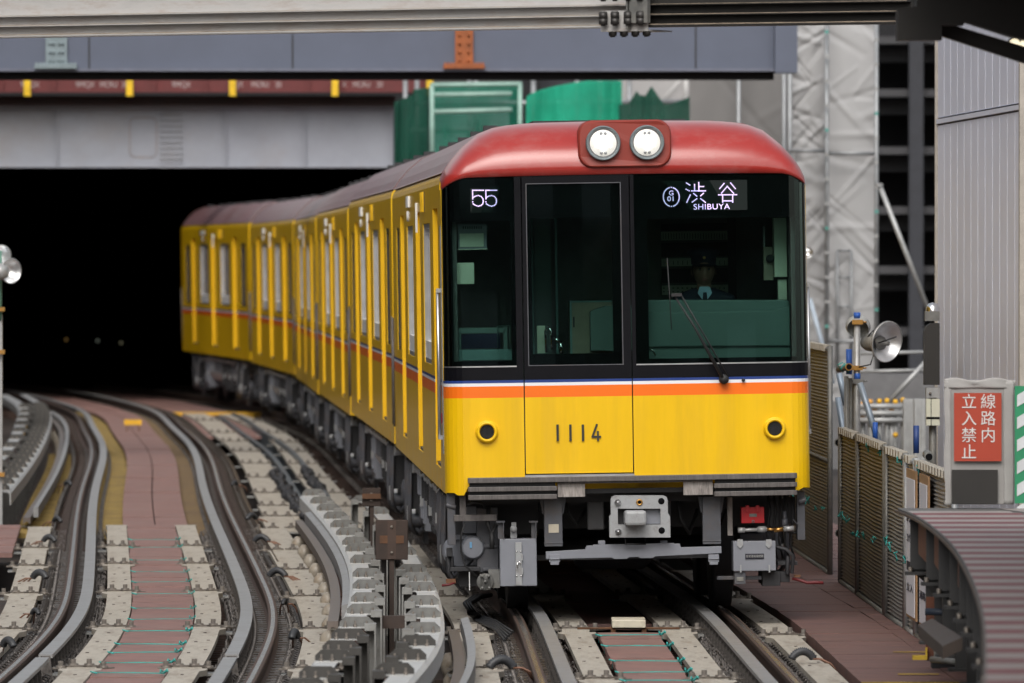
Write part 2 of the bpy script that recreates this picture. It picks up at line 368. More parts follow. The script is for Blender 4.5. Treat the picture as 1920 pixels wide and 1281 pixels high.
def bogie_parts():                           # one bogie: frame, wheels, springs, motor; centred on its pivot
    fr = MB()
    for s in (-1, 1):
        fr.prism([(-1.25, .42), (-1.05, .34), (1.05, .34), (1.25, .42), (1.25, .52), (.75, .56), (.35, .44), (-.35, .44), (-.75, .56), (-1.25, .52)], s * .86, s * 1.02, axis='x')
        for y in (-.95, .95):
            fr.box((s * .80, y - .14, .28), (s * 1.10, y + .14, .52)); fr.lathe([(0, 0), (.12, 0), (.12, .05), (.07, .07), (0, .07)], (s * 1.10, y, .40), (s, 0, 0), 14)
            fr.tube([(s * 1.0, y - .2, .42), (s * 1.0, y - .2, .62)], .065, 10); fr.tube([(s * 1.0, y + .2, .42), (s * 1.0, y + .2, .62)], .065, 10)
        fr.box((s * .9, -.3, .22), (s * 1.16, .3, .26)); fr.box((s * 1.08, -.25, .12), (s * 1.12, .25, .24))
        fr.tube([(s * 1.13, -.9, .28), (s * 1.15, -.4, .22), (s * 1.15, .4, .22), (s * 1.13, .9, .28)], .022, 6)
    fr.box((-.86, -.3, .36), (.86, .3, .56))
    wh = MB()
    for s in (-1, 1):
        wh.lathe([(0, -.065), (.36, -.065), (.43, -.055), (.43, .055), (.455, .06), (.455, .085), (.1, .085), (0, .085)], (s * .745, 0, .43), (-s, 0, 0), 32)
    wh.tube([(-.75, 0, .43), (.75, 0, .43)], .085, 12)
    sps = []
    for s in (-1, 1):
        sp = MB(); sps.append(sp)
        sp.lathe([(0, 0), (.24, 0), (.27, .04), (.25, .10), (.27, .16), (.20, .24), (.12, .27), (0, .27)], (s * .93, 0, .57), (0, 0, 1), 20)
        sp.tube([(s * 1.12, -.32, .80), (s * 1.16, -.34, .55), (s * 1.16, -.34, .35), (s * 1.1, -.30, .25)], .03, 8)
        sp.tube([(s * 1.17, .1, .86), (s * 1.2, .1, .6), (s * 1.2, .12, .42)], .022, 8)
        sp.lathe([(0, 0), (.085, 0), (.1, .03), (.1, .14), (.06, .17), (0, .17)], (s * 1.08, .05, .37), (s, 0, 0), 16)
    mo = MB(); mo.lathe([(0, 0), (.16, 0), (.2, .04), (.2, .5), (.16, .55), (0, .55)], (-.3, -.55, .46), (1, 0, 0), 18); mo.box((-.28, -.4, .32), (.25, -.2, .5))
    return fr.mesh('bogie_frame', M_G1), wh.mesh('wheelset', M_DK), [q.mesh('air_spring', M_GALV) for q in sps], mo.mesh('traction_motor', M_G1)
BG = bogie_parts()
def side_loop():                             # the hooked guard loops beside each bogie
    out = []
    for s in (-1, 1):
        for y in (-.55, .55):
            m = MB(); m.tube([(s * 1.2, y + .02, .88), (s * 1.235, y, .80), (s * 1.24, y, .40), (s * 1.235, y + .05, .28), (s * 1.2, y + .16, .22), (s * 1.15, y + .30, .20)], .018, 8)
            m.box((s * 1.12, y + .06, .42), (s * 1.22, y + .32, .72), 1); m.tube([(s * 1.1, y + .18, .32), (s * 1.24, y + .18, .32)], .06, 12); out.append(m.mesh('guard_loop', [M_G1, M_DK]))
    return out
LOOP = side_loop()
def under_gear(seed, y0, y1):                # equipment cases hung between the bogies
    rnd = random.Random(seed); out = []
    y = y0
    while y < y1 - .4:
        L = min(rnd.choice([.5, .8, 1.1, 1.5]), y1 - y)
        for s in (-1, 1):
            m = MB(); zb = rnd.choice([.30, .36, .42]); k = rnd.random()
            if k < .7:
                m.box((s * .45, y, zb), (s * 1.16, y + L - .08, .84)); m.box((s * 1.16, y + .06, zb + .06), (s * 1.175, y + L - .14, .76))
                for t in range(int(L / .25)): m.box((s * 1.17, y + .12 + t * .25, zb + .1), (s * 1.19, y + .15 + t * .25, .7))
                m.box((s * 1.17, y + .1, .5), (s * 1.20, y + .16, .58), 1)
            else:
                m.lathe([(0, 0), (.17, .02), (.2, .08), (.2, L - .16), (.17, L - .1), (0, L - .08)], (s * .98, y, .6), (0, 1, 0), 18, 1)
                m.box((s * .7, y + L * .2, .58), (s * 1.2, y + L * .2 + .05, .86)); m.box((s * .7, y + L * .7, .58), (s * 1.2, y + L * .7 + .05, .86))
            m.tube([(s * 1.2, y, .80), (s * 1.21, y + L * .5, .77), (s * 1.2, y + L, .80)], .014, 6, 1); out.append(m.mesh('equipment_case', [rnd.choice([M_G1, M_G1, M_G2, M_DK]), M_GALV]))
        y += L
    return out

def side_walls(mb, y0, y1, doors, wins, zb=0.878, ztop=3.0, yg=0.0):
    ops = sorted([(a, b, 1.03, 2.88) for a, b in doors] + [(a, b, 1.74, 2.78) for a, b in wins])
    for s in (-1, 1):
        xo, xi = s * 1.275, s * 1.225; y = y0
        def q(a, b, c, d):
            if b - a > 1e-3 and d - c > 1e-3: mb.box((xi, a, c), (xo, b, d))
        for a, b, c, d in ops:
            q(y, a, zb, ztop); q(a, b, zb, c); q(a, b, d, ztop); y = b
        q(y, y1, zb, ztop)
        # curved cant rail up to the gutter
        pr = [(1.275, 3.0), (1.274, 3.04), (1.268, 3.075), (1.255, 3.10), (1.235, 3.12), (1.20, 3.12), (1.225, 3.0)]
        mb.prism([(s * a, b) for a, b in pr], max(y0, yg), y1, 0)

def make_car(label, group, doors, front=False):
    Lc = 15.72; root = empty('subway_car', (0, 0, 0), label, 'subway car', group)
    y0 = 0.245 if front else 0.0
    b = MB(); D = [(c - .65, c + .65) for c in doors]
    mids = [((doors[0] + doors[1]) / 2 - 1.0, (doors[0] + doors[1]) / 2 + 1.0), ((doors[1] + doors[2]) / 2 - 1.0, (doors[1] + doors[2]) / 2 + 1.0)]
    ends = [(doors[2] + 1.15, doors[2] + 2.2)] + ([] if front else [(doors[0] - 2.2, doors[0] - 1.15)])
    side_walls(b, y0, Lc, D, mids + ends, yg=.66 if front else 0.0)
    b.box((-1.225, y0, 0.885), (1.225, Lc, 0.98)); b.box((-1.225, Lc - .05, .98), (1.225, Lc, 3.09))
    if not front: b.box((-1.225, 0, .98), (1.225, .05, 3.09))
    body = b.obj('body', [M_BODY], root)
    # roof
    r = MB(); prof = [(-u, z + .003) for u, z in reversed(RP) if u <= 1.246] + [(u, z + .003) for u, z in RP[1:] if u <= 1.246]
    prof = [(-1.262, 3.118)] + prof + [(1.262, 3.118)]
    r.prism(prof, 0.62 if front else 0, Lc, 0, smooth=False)
    for y in (): r.prism([(a * 1.003, z + .006) for a, z in prof], y, y + .04, 0)
    ro = r.obj('roof', [M_ROOF], root)
    v = MB()
    for y in (2.2, 5.2, 8.4, 11.2, 13.8):
        v.box((-.55, y, 3.46), (.55, y + .9, 3.50)); v.box((-.9, y + .2, 3.42), (-.80, y + .32, 3.475)); v.box((.80, y + .2, 3.42), (.9, y + .32, 3.475))
    v.obj('roof_vent', M_DK, ro)
    # doors set back in their recesses, bright jambs
    for a, c_ in D:
        for s in (-1, 1):
            xd = s * 1.231
            m = MB(); m.box((xd, a + .001, 1.05), (s * 1.20, (a + c_) / 2 - .004, 2.879)); m.box((xd, (a + c_) / 2 + .004, 1.05), (s * 1.20, c_ - .001, 2.879))
            d = m.obj('side_door', M_BODY, root)
            k = MB()
            for q in (a + .12, (a + c_) / 2 + .1): k.box((s * 1.234, q, 1.80), (s * 1.2, q + .42, 2.70))
            k.obj('door_window', M_WD, d)
            t = MB(); t.box((s * 1.262, a + .001, 1.0301), (s * 1.19, c_ - .001, 1.052)); t.obj('threshold', M_G1, d)
            j = MB(); j.box((s * 1.273, c_ - .012, 1.055), (s * 1.232, c_ - .0005, 2.879)); j.box((s * 1.273, a + .0005, 1.055), (s * 1.232, a + .012, 2.879)); j.obj('door_jamb', M_YEL, d)
    for i, (a, c_) in enumerate(mids + ends):
        for s in (-1, 1):
            m = MB(); f = .035
            m.box((s * 1.268, a + .0005, 1.741), (s * 1.21, a + f, 2.779)); m.box((s * 1.268, c_ - f, 1.741), (s * 1.21, c_ - .0005, 2.779))
            m.box((s * 1.268, a + f, 1.741), (s * 1.21, c_ - f, 1.775)); m.box((s * 1.268, a + f, 2.745), (s * 1.21, c_ - f, 2.779))
            wi = m.obj('window', M_ALU if i < 2 else M_DK, root)
            g = MB(); g.box((s * 1.236, a + f, 1.775), (s * 1.226, c_ - f, 2.745)); g.obj('pane', M_WG if i < 2 else M_WD, wi)
            if i < 2:
                g = MB(); g.box((s * 1.262, a + f, 1.7755), (s * 1.238, c_ - f, 1.90)); g.obj('sill', M_WHT, wi)
    # side equipment above the windows
    for s in (-1, 1):
        y = (doors[1] + doors[2]) / 2 - .2
        m = MB(); m.box((s * 1.2755, y, 2.93), (s * 1.293, y + .35, 3.02)); m.box((s * 1.2755, y + .4, 2.93), (s * 1.293, y + .75, 3.02)); m.lathe([(0, 0), (.045, 0), (.04, .02), (0, .022)], (s * 1.274, y + .35, 2.89 - .03), (s, 0, 0), 14)
        m.obj('destination_display', M_WHT, root)
        m = MB(); m.box((s * 1.2755, doors[1] + .05, 2.72), (s * 1.292, doors[1] + .13, 2.95), 0); m.box((s * 1.2755, doors[1] + .131, 2.73), (s * 1.288, doors[1] + .2, 2.94), 1)
        m.obj('side_lamp', [M_WHT, M_G3], root)
        m = MB(); y = (doors[0] + doors[1]) / 2 + .5
        for k in range(9): m.box((s * 1.2755, y + k * .09, 2.87), (s * 1.288, y + k * .09 + .04, 3.02), 0)
        m.box((s * 1.2755, y - .14, 2.87), (s * 1.279, y - .04, 3.02), 1); m.obj('louvre', [M_YEL, M_DK], root)
        m = MB(); m.box((s * 1.2755, Lc - .9, .95), (s * 1.279, Lc - .86, 1.02)); m.box((s * 1.2755, 1.2, .89), (s * 1.279, 1.23, .96)); m.obj('jacking_plate', M_BRASS, root)
        m = MB(); m.tube([(s * 1.285, Lc - .05, 1.05), (s * 1.285, Lc - .05, 2.0)], .009, 6); m.tube([(s * 1.282, .04, 1.05), (s * 1.282, .04, 2.0)], .008, 6) if not front else None
        m.obj('end_handrail', M_STEEL, root)
    # gangway and running gear
    m = MB(); m.box((-.55, Lc, 1.0), (.55, Lc + .22, 3.0)); 
    for k in range(5): m.box((-.60, Lc + .02 + k * .042, .97), (.60, Lc + .035 + k * .042, 3.03))
    m.box((-.2, Lc, .55), (.2, Lc + .24, .8)); m.obj('gangway', M_RUB, root)
    u = MB(); u.box((-1.14, .4, .80), (-1.05, Lc - .1, .884)); u.box((1.05, .4, .80), (1.14, Lc - .1, .884)); u.box((-.5, .5, .78), (.5, Lc - .2, .884)); u.obj('underframe', M_DK, root)
    for yb in (2.75, 12.9):
        e = share(BG[0], 'bogie', root, (0, yb, 0)); share(BG[3], 'traction_motor', e)
        for q in BG[2]: share(q, 'air_spring', e)
        for q in LOOP: share(q, 'guard_loop', e)
        for q in (-.95, .95): share(BG[1], 'wheelset', e, (0, q, 0))
    for me in under_gear(3 if front else 5, 4.4, 11.4): share(me, 'equipment_case', root)
    return root

GRP = 'cars of the yellow train'
D1 = [1.85, 6.85, 12.05]; D2 = [2.95, 7.75, 12.45]
car = make_car('leading yellow subway car with red cap, black windscreen and two lit headlights', GRP, D1, True)

# --- the cab front
f = MB()
slab(f, -1.2745, -.725, lambda u: .885 if abs(u) > 1.2 else (.868 if abs(u) > 1.12 else .962), 1.6655, 0, .03); slab(f, .036, 1.2745, lambda u: .885 if abs(u) > 1.2 else (.868 if abs(u) > 1.12 else .962), 1.6655, 0, .03)
slab(f, -.725, .036, .965, .995, 0, .03)
f.obj('front_panel', M_BODY, car)
d = MB(); slab(d, -.717, .028, 1.012, 1.6655, -.004, .03); door = d.obj('front_door', M_BODY, car)
d = MB(); slab(d, -.717, -.685, 1.668, 3.075, -.004, .03); slab(d, -.036, .028, 1.668, 3.075, -.004, .03); slab(d, -.685, -.036, 1.668, 1.765, -.004, .03); slab(d, -.685, -.036, 3.035, 3.075, -.004, .03)
d.obj('door_frame', M_BLACK, door)
d = MB(); slab(d, -.725, .036, .985, 1.004, -.02, .03); d.obj('door_sill', M_ALU, door)
d = MB(); slab(d, -.684, -.037, 1.766, 3.034, .006, .006); d.obj('door_glass', M_GLASS, door)
d = MB(); slab(d, -.684, -.037, 2.79, 3.034, .02, .004); slab(d, -.684, -.655, 1.80, 2.79, .02, .004); slab(d, -.095, -.037, 1.80, 2.79, .02, .004); slab(d, -.684, -.037, 1.766, 1.845, .02, .004); d.obj('glass_border', M_INK, door)
d = MB()
for a, b_ in ((-.671, -.048),): slab(d, -.690, -.026, 1.762, 1.768, -.008, .006, nz=1); slab(d, -.690, -.026, 3.028, 3.034, -.008, .006, nz=1); slab(d, -.690, -.684, 1.762, 3.034, -.008, .006); slab(d, -.033, -.027, 1.762, 3.034, -.008, .006)
d.obj('window_seal', M_G1, door)
n = MB()                                     # the car number
for x in (1041.5, 1065.5, 1089): n.box((U(x) - .008, -.012, Z(x, 827)), (U(x) + .008, .02, Z(x, 796)))
def stroke(mb, p, q, y, wd, t, mi=0):
    p, q = Vector(p), Vector(q); a = (q - p).normalized() * wd / 2; nrm = Vector((-a.y, a.x)); P_ = [p - a - nrm, q + a - nrm, q + a + nrm, p - a + nrm]
    mb.prism([(v_.x, v_.y) for v_ in P_], y, y + t, mi)
x0 = 1114; stroke(n, (U(1115), Z(1115, 797)), (U(1107), Z(1107, 818)), -.012, .014, .03); stroke(n, (U(1107), Z(1107, 819)), (U(1121), Z(1121, 819)), -.0125, .014, .03); stroke(n, (U(1117), Z(1117, 810)), (U(1117), Z(1117, 825)), -.013, .014, .03)
n.obj('car_number', mat('dark_number_metal', (.055, .055, .05), rough=.35, metal=.4), door)
m = MB()                                     # black mask round the windows
slab(m, -1.2745, -.725, 1.668, 1.760, .001, .03); slab(m, .036, 1.2745, 1.668, 1.760, .001, .03); slab(m, -.77, -.725, 1.760, 3.075, .001, .03); slab(m, .036, .062, 1.760, 3.075, .001, .03)
slab(m, -1.2745, 1.2745, 3.075, zt, .001, .03, nz=1) if False else None
slab(m, -.77, .062, 3.0755, lambda u: zt(u), .001, .03, nz=1)
m.obj('window_mask', M_BLACK, car)
for a, b_, nm in ((-1.273, -.771, 'left'), (.063, 1.273, 'right')):
    g = MB(); slab(g, a, b_, 1.761, lambda u: zt(u) - .002, .004, .006, nz=6); ws = g.obj('windscreen', M_GLASS, car)
    g = MB(); slab(g, a, b_, 2.775, lambda u: zt(u) - .002, .016, .004); 
    if b_ > 0: slab(g, a, a + .09, 1.80, 2.775, .016, .004)
    else: slab(g, b_ - .03, b_, 1.80, 2.775, .016, .004)
    slab(g, a, b_, 1.761, 1.80, .016, .004); g.obj('glass_border', M_INK, ws)
    g = MB(); slab(g, a, b_, 1.757, 1.766, -.006, .012, nz=1); g.obj('window_trim', M_ALU, ws)
m = MB()                                     # cab side pillars behind the wrap-round glass
for s in (-1, 1):
    m.box((s * 1.24, .225, .98), (s * 1.20, .265, 3.0)); m.box((s * 1.22, .10, 1.665), (s * 1.14, .24, 1.74))
m.obj('cab_pillar', M_BLACK, car)
# red cap
cp = MB(); UL = us(-1.2745, 1.2745)
UU = []
for a, b_ in zip(UL, UL[1:]):
    UU += [a, (a + b_) / 2]
UU.append(UL[-1]); NA = 12
def capp(u, t):
    A = t * math.pi / 2; zb = zt(u) + .001; return Vector((u * (1 - .0 * t), py(u) + lean(zb) - .004 + (.60 - py(u) * .9) * (1 - math.cos(A)) ** 1.15, zb + (Rz(u) + .004 - zb) * math.sin(A) ** 0.9))
vs = [capp(u, j / NA) for j in range(NA + 1) for u in UU]; nU = len(UU)
cp.add(vs, [(j * nU + i, j * nU + i + 1, (j + 1) * nU + i + 1, (j + 1) * nU + i) for j in range(NA) for i in range(nU - 1)], 0, True)
vs = [capp(u, 0) for u in UU] + [capp(u, 0) + Vector((0, .06, 0)) for u in UU]
cp.add(vs, [(i, i + 1, nU + i + 1, nU + i) for i in range(nU - 1)], 0)
for s in (-1, 1): cp.prism([(s * a, b) for a, b in [(1.268, 3.001), (1.266, 3.04), (1.255, 3.06), (1.20, 3.06), (1.2, 3.001)]], .25, .659)
cap = cp.obj('roof_cap', M_RED, car)
# headlight housing
def rrect(cx, cz, hw, hh, r_, n=6, sq=0):
    P_ = []
    for k, (sx, sz) in enumerate(((1, 1), (-1, 1), (-1, -1), (1, -1))):
        for i in range(n + 1):
            a = math.pi / 2 * (k + i / n); P_.append((cx + sx * (hw - r_) + r_ * math.cos(a), cz + sz * (hh - r_) + r_ * math.sin(a)))
    return P_
hx, hz = .005, 3.300
m = MB(); P0 = rrect(hx, hz, .325, .166, .10); P1 = rrect(hx, hz, .312, .153, .09)
nP = len(P0)
V = [(x, .02 - .035 * (1 - ((x - hx) / .32) ** 2) + .10 * max(0, z - hz), z) for x, z in P1] + [(x, .045 - .03 * (1 - ((x - hx) / .33) ** 2) + .10 * max(0, z - hz), z) for x, z in P0] + [(x * 1.02, .62, z) for x, z in P0]
m.add(V, [(i, (i + 1) % nP, nP + (i + 1) % nP, nP + i) for i in range(nP)] + [(nP + i, nP + (i + 1) % nP, 2 * nP + (i + 1) % nP, 2 * nP + i) for i in range(nP)], 0, True)
m.add(V[:nP], [tuple(range(nP))], 0)
M_HOUS = mat('headlight_housing_paint', (0.24, 0.030, 0.018), rough=0.5, var=0.1)
hous = m.obj('headlight_housing', M_HOUS, cap)
M_LAMP = mat('lit_headlamp', (0.9, 0.9, 0.85), rough=0.3, emit=(1, 0.98, 0.93), es=8.0)
M_LAMP2 = mat('lit_headlamp_rim', (0.7, 0.7, 0.66), rough=0.3, emit=(1, 0.96, 0.88), es=0.28)
M_BZ = mat('headlamp_bezel', (0.15, 0.175, 0.185), rough=0.45, metal=0.2)
for hxx in (-.147, .158):
    yf = -.022; zc = 3.306
    m = MB(); m.lathe([(.122, .03), (.120, -.004), (.114, -.008), (.106, .0), (.092, .02), (.092, .035)], (hxx, yf, zc), (0, 1, 0), 36, 0)
    hl = m.obj('headlight', M_BZ, hous)
    m = MB(); m.lathe([(.093, .012), (.07, .0), (0, -.004)], (hxx, yf, zc), (0, 1, 0), 32); m.obj('lens', M_LAMP2, hl)
    m = MB()
    for ix in range(-3, 4):
        for iz in range(-2, 3):
            if ix * ix * 1.0 + iz * iz < 4.2: m.lathe([(.0115, .004), (.0115, -.004), (0, -.006)], (hxx + ix * .0205, yf - .004, zc + iz * .021), (0, 1, 0), 8)
    m.box((hxx - .055, yf - .0055, zc - .026), (hxx + .055, yf - .003, zc + .03)); m.obj('led_cluster', M_LAMP, hl)
    m = MB()
    for iz in (-.068, .066):
        for ix in (-.014, .014): m.lathe([(.011, .0), (.011, -.005), (0, -.006)], (hxx + ix, yf - .0, zc + iz), (0, 1, 0), 10)
    m.obj('reflector_cup', M_G3, hl)
# displays behind the glass
M_LEDB = mat('display_board', (0.009, 0.014, 0.013), rough=0.7, spec=0.2)
M_LED = mat('lit_display_dots', (0.5, 0.4, 0.7), emit=(0.74, 0.60, 1.0), es=1.0)
def disp(ws_x0, y0, x1, y1, lines, parent, zc=10.667, ox=1235, oy=330, wd=.0095, extra=None):
    b_ = MB(); yy = py(U((ws_x0 + x1) / 2)) + .048; b_.box((U(ws_x0), yy, Z(ws_x0, y1)), (U(x1), yy + .03, Z(x1, y0))); bo = b_.obj('destination_sign', M_LEDB, parent)
    t = MB()
    def cv(p): x, y = ox + p[0] / zc, oy + p[1] / zc; return (U(x), Z(x, y))
    k = 0
    for ln in lines:
        for p, q in zip(ln, ln[1:]):
            k += 1; P_, Q_ = Vector(cv(p)), Vector(cv(q)); n_ = max(1, round((Q_ - P_).length / .0098))
            for i_ in range(n_ + 1):
                c_ = P_.lerp(Q_, i_ / n_); h_ = .0040; y_ = yy - .006 - .00004 * (k % 30) - .00001 * (i_ % 2); t.box((c_.x - h_, y_, c_.y - h_), (c_.x + h_, y_ + .003, c_.y + h_))
    if extra: extra(t, yy, cv)
    t.obj('lit_text', M_LED, bo); return bo
shib = [[(600, 140), (665, 180)], [(590, 265), (650, 295)], [(670, 380), (600, 525)], [(760, 170), (760, 285)], [(845, 130), (845, 285)], [(855, 210), (940, 210)], [(700, 297), (975, 297)], [(740, 350), (800, 400)], [(935, 345), (880, 395)], [(800, 455), (710, 520)], [(880, 455), (970, 525)],
        [(1350, 150), (1265, 250)], [(1485, 140), (1575, 250)], [(1300, 340), (1415, 205), (1540, 345)], [(1240, 377), (1600, 373)], [(1320, 385), (1320, 520)], [(1520, 385), (1520, 520)], [(1325, 497), (1515, 497)],
        [(290 + 160 * math.cos(a * math.pi / 12), 418 + 190 * math.sin(a * math.pi / 12)) for a in range(25)]]
def ex(t, yy, cv):
    put_text(t, 'G', .048, (cv((290, 345))[0], yy - .006, cv((290, 345))[1]), offset=.0006); put_text(t, '01', .048, (cv((285, 460))[0], yy - .006, cv((285, 460))[1]), wx=1.15, offset=.0006)
    put_text(t, 'SHIBUYA', .056, (cv((1095, 618))[0], yy - .006, cv((1095, 618))[1]), wx=1.08, spacing=1.08)
RWS = [o for o in car.children if o.name.startswith('windscreen')]
disp(1237, 337, 1405, 396, shib, RWS[1], extra=ex)
f5 = lambda ox: [[(850 + ox, 358), (415 + ox, 358), (415 + ox, 700)], [(430 + ox, 650), (520 + ox, 595), (640 + ox, 565), (755 + ox, 605), (825 + ox, 700), (835 + ox, 800), (815 + ox, 900), (740 + ox, 965), (630 + ox, 995), (510 + ox, 955), (430 + ox, 900), (412 + ox, 820)]]
disp(885, 352, 940, 399, f5(0) + f5(530), RWS[0], zc=21.33, ox=870, oy=340, wd=.0085)
# round marker lamps
for ux, uz in ((-.985, 1.308), (1.022, 1.301)):
    yf = py(ux); m = MB(); m.lathe([(.074, .03), (.074, -.03), (.066, -.042), (.056, -.042), (.050, -.03), (.050, .01)], (ux, yf - .002, uz), (0, 1, 0), 36)
    m.lathe([(.080, .02), (.080, -.012), (.074, -.014)], (ux, yf - .002, uz), (0, 1, 0), 36); ml = m.obj('marker_lamp', M_YEL, car)
    m = MB(); m.lathe([(.051, -.012), (.035, -.020), (0, -.024)], (ux, yf, uz), (0, 1, 0), 28)
    for k in range(-5, 6):
        h = math.sqrt(max(0, .048 ** 2 - (k * .0085) ** 2)); m.box((ux + k * .0085 - .0012, yf - .026, uz - h), (ux + k * .0085 + .0012, yf - .02, uz + h), 1); m.box((ux - h, yf - .0262, uz + k * .0085 - .0012), (ux + h, yf - .0202, uz + k * .0085 + .0012), 1)
    m.obj('lens', [M_INK, M_DK], ml)
# wiper
m = MB()
def fp(x, y, o=-.04): return (U(x), py(U(x)) + lean(Z(x, y)) + o, Z(x, y))
m.tube([fp(1352, 708, -.06), fp(1300, 612, -.075), fp(1263, 553, -.05)], .008, 8, rs=[.014, .009, .007]); m.tube([fp(1362, 706, -.06), fp(1315, 622, -.08), fp(1276, 552, -.05)], .006, 8)
m.box((U(1258), -.055, Z(1262, 556)), (U(1278), -.035, Z(1262, 550))); m.lathe([(0, -.05), (.03, -.05), (.035, -.02), (.035, .03)], fp(1355, 711, -.02), (0, 1, 0), 16); m.lathe([(0, -.03), (.012, -.03), (.012, .02)], fp(1392, 713, 0), (0, 1, 0), 12)
wp = m.obj('wiper', M_RUB, car)
m = MB(); m.tube([fp(1252, 484, -.03), fp(1255, 552, -.045), fp(1258, 618, -.03)], .0038, 6); m.obj('wiper_blade', M_RUB, wp)
# buffer beam: ribbed anticlimber
m = MB()
slab(m, U(872), U(1490), .953, .990, -.075, .09, nz=1)
for a, b_ in ((872, 1038), (1333, 1490)):
    for z0, z1 in ((.893, .926), (.836, .870)): slab(m, U(a), U(b_), z0, z1, -.075, .09, nz=1)
slab(m, U(1040), U(1331), .940, .9525, -.05, .05, nz=1)
bb = m.obj('anticlimber', M_STEEL, car, bevel=.004)
m = MB()
for a, b_ in ((872, 1038), (1333, 1490)): slab(m, U(a) + .01, U(b_) - .01, .845, .952, -.03, .05, nz=2)
slab(m, -1.12, 1.12, .868, .90, .06, .02, nz=1); m.obj('anticlimber_web', M_DK, bb)
m = MB(); slab(m, U(1040), U(1091), .848, .949, -.03, .03, nz=1); slab(m, U(1276), U(1331), .848, .949, -.03, .03, nz=1); m.obj('scraped_plate', M_WORN, bb)

# --- underframe of the cab end, placed by rectangles on the front elevation
def fr(mb, x0, y0, x1, y1, d, t=.08, mi=0): mb.box((U(x0), d, Z(x0, y1)), (U(x1), d + t, Z(x0, y0)), mi)
m = MB(); fr(m, 931, 1012, 1000, 1101, .12, .22); bx = m.obj('equipment_box', M_G2, car, bevel=.005)
m = MB(); fr(m, 960, 1018, 972, 1099, .10, .02); fr(m, 971, 1040, 974, 1052, .095, .02); fr(m, 971, 1066, 974, 1078, .095, .02); m.obj('latch', M_G3, bx, bevel=.002)
m = MB(); m.tube([(U(963), .085, Z(963, 1054)), (U(969), .08, Z(969, 1055)), (U(969), .08, Z(969, 1059))], .005, 6); m.tube([(U(963), .085, Z(963, 1055)), (U(963), .085, Z(963, 1066))], .005, 6)
for x, y in ((962, 1035), (970, 1035), (962, 1081), (970, 1081)): m.lathe([(0, -.008), (.006, -.006), (.006, 0)], (U(x), .10, Z(x, y)), (0, 1, 0), 8)
m.obj('handle', M_CHROME, bx)
m = MB()
for a, b_ in ((928, 939), (991, 1000)): fr(m, a, 981, b_, 1012, .14, .02); fr(m, b_ - 1.5, 981, b_, 1012, .10, .05)
fr(m, 925, 978, 941, 981, .1, .1); fr(m, 987, 978, 1003, 981, .1, .1); m.obj('bracket', M_G1, bx)
m = MB(); m.lathe([(0, -.02), (.022, -.02), (.024, .0), (.024, .03)], (U(958), .18, Z(958, 993)), (0, 1, 0), 16); fr(m, 952, 993, 964, 1011, .20, .03); fr(m, 954, 981, 963, 988, .17, .012); m.obj('socket', M_G3, bx)
# guard posts and cross beam
m = MB()
for a, b_, y0, y1 in ((1015, 1049, 934, 1026), (1313, 1347, 932, 1022)):
    fr(m, a, y0, b_, y1, .10, .09); fr(m, a - 1, y1 - 7, b_ + 1, y1 - 5.5, .094, .1)
    for s, q in ((-1, a), (1, b_)): m.prism([(U(q), Z(q, y0)), (U(q + s * 8), Z(q, y0)), (U(q + s * 3), Z(q, y0 + 30)), (U(q), Z(q, y0 + 32))], .13, .15)
gp = m.obj('guard_post', M_G1, car, bevel=.003)
m = MB(); fr(m, 1023, 984, 1042, 1000, .096, .01); m.obj('maker_plate', mat('plate_ivory', (.42, .38, .30), rough=.5), gp)
P_ = [(1017, 1033), (1091, 1030), (1094, 1023), (1106, 1023), (1106, 1021.5), (1258, 1020.5), (1258, 1022), (1269, 1022), (1271, 1029), (1347, 1028), (1347, 1041), (1222, 1045), (1218, 1048), (1195, 1048), (1190, 1045.5), (1173, 1046), (1169, 1049), (1146, 1049), (1140, 1046), (1017, 1047)]
m = MB(); m.prism([(U(x), Z(1174, y) - ROLL * 0) for x, y in P_], .07, .13)
for a in (1023, 1322): fr(m, a, 1041, a + 20, 1055, .055, .03); fr(m, a + 2, 1055, a + 18, 1060, .05, .04); fr(m, a, 1048, a + 20, 1050, .045, .02)
for a in (1116, 1233): fr(m, a, 1015, a + 13, 1022, .10, .05)
m.obj('guard_beam', M_G2, car, bevel=.002)
# coupler
m = MB()
P_ = [(1136, 1008), (1136, 969), (1139, 965), (1139, 938), (1141, 932), (1147, 929), (1238, 929), (1244, 932), (1246, 938), (1246, 962), (1250, 969), (1250, 1008)]
H_ = [(1152, 983.5), (1152, 954), (1232, 954), (1232, 983.5)]
O_ = [(U(x), Z(x, y)) for x, y in P_]; I_ = [(U(x), Z(x, y)) for x, y in H_]
# plate with a window: four strips
def strip(pl, y0=-.02, y1=.06, mi=0): m.prism([(U(x), Z(x, y)) for x, y in pl], y0, y1, mi)
strip([(1136, 1008), (1136, 969), (1139, 965), (1139, 938), (1141, 932), (1147, 929), (1152, 929), (1152, 1008)]); strip([(1232, 1008), (1232, 929), (1238, 929), (1244, 932), (1246, 938), (1246, 962), (1250, 969), (1250, 1008)])
strip([(1152, 1008), (1152, 984), (1232, 984), (1232, 1008)]); strip([(1152, 954), (1152, 929), (1232, 929), (1232, 954)])
cp_ = m.obj('coupler', M_G3, car)
m = MB(); fr(m, 1163, 957, 1204, 985, -.16, .20); m.obj('coupler_knob', M_G3, cp_, bevel=.02)
m = MB(); fr(m, 1204, 956, 1232, 983, .03, .03); fr(m, 1152, 954, 1232, 984, .12, .02, 1); m.obj('coupler_throat', [M_G2, M_DK], cp_)
m = MB()
for x, y in ((1152, 942), (1152, 997)): m.lathe([(0, -.045), (.010, -.04), (.014, -.02), (.022, -.015), (.022, .0)], (U(x), -.02, Z(x, y)), (0, 1, 0), 14)
m.obj('guide_pin', M_ALU, cp_)
m = MB()
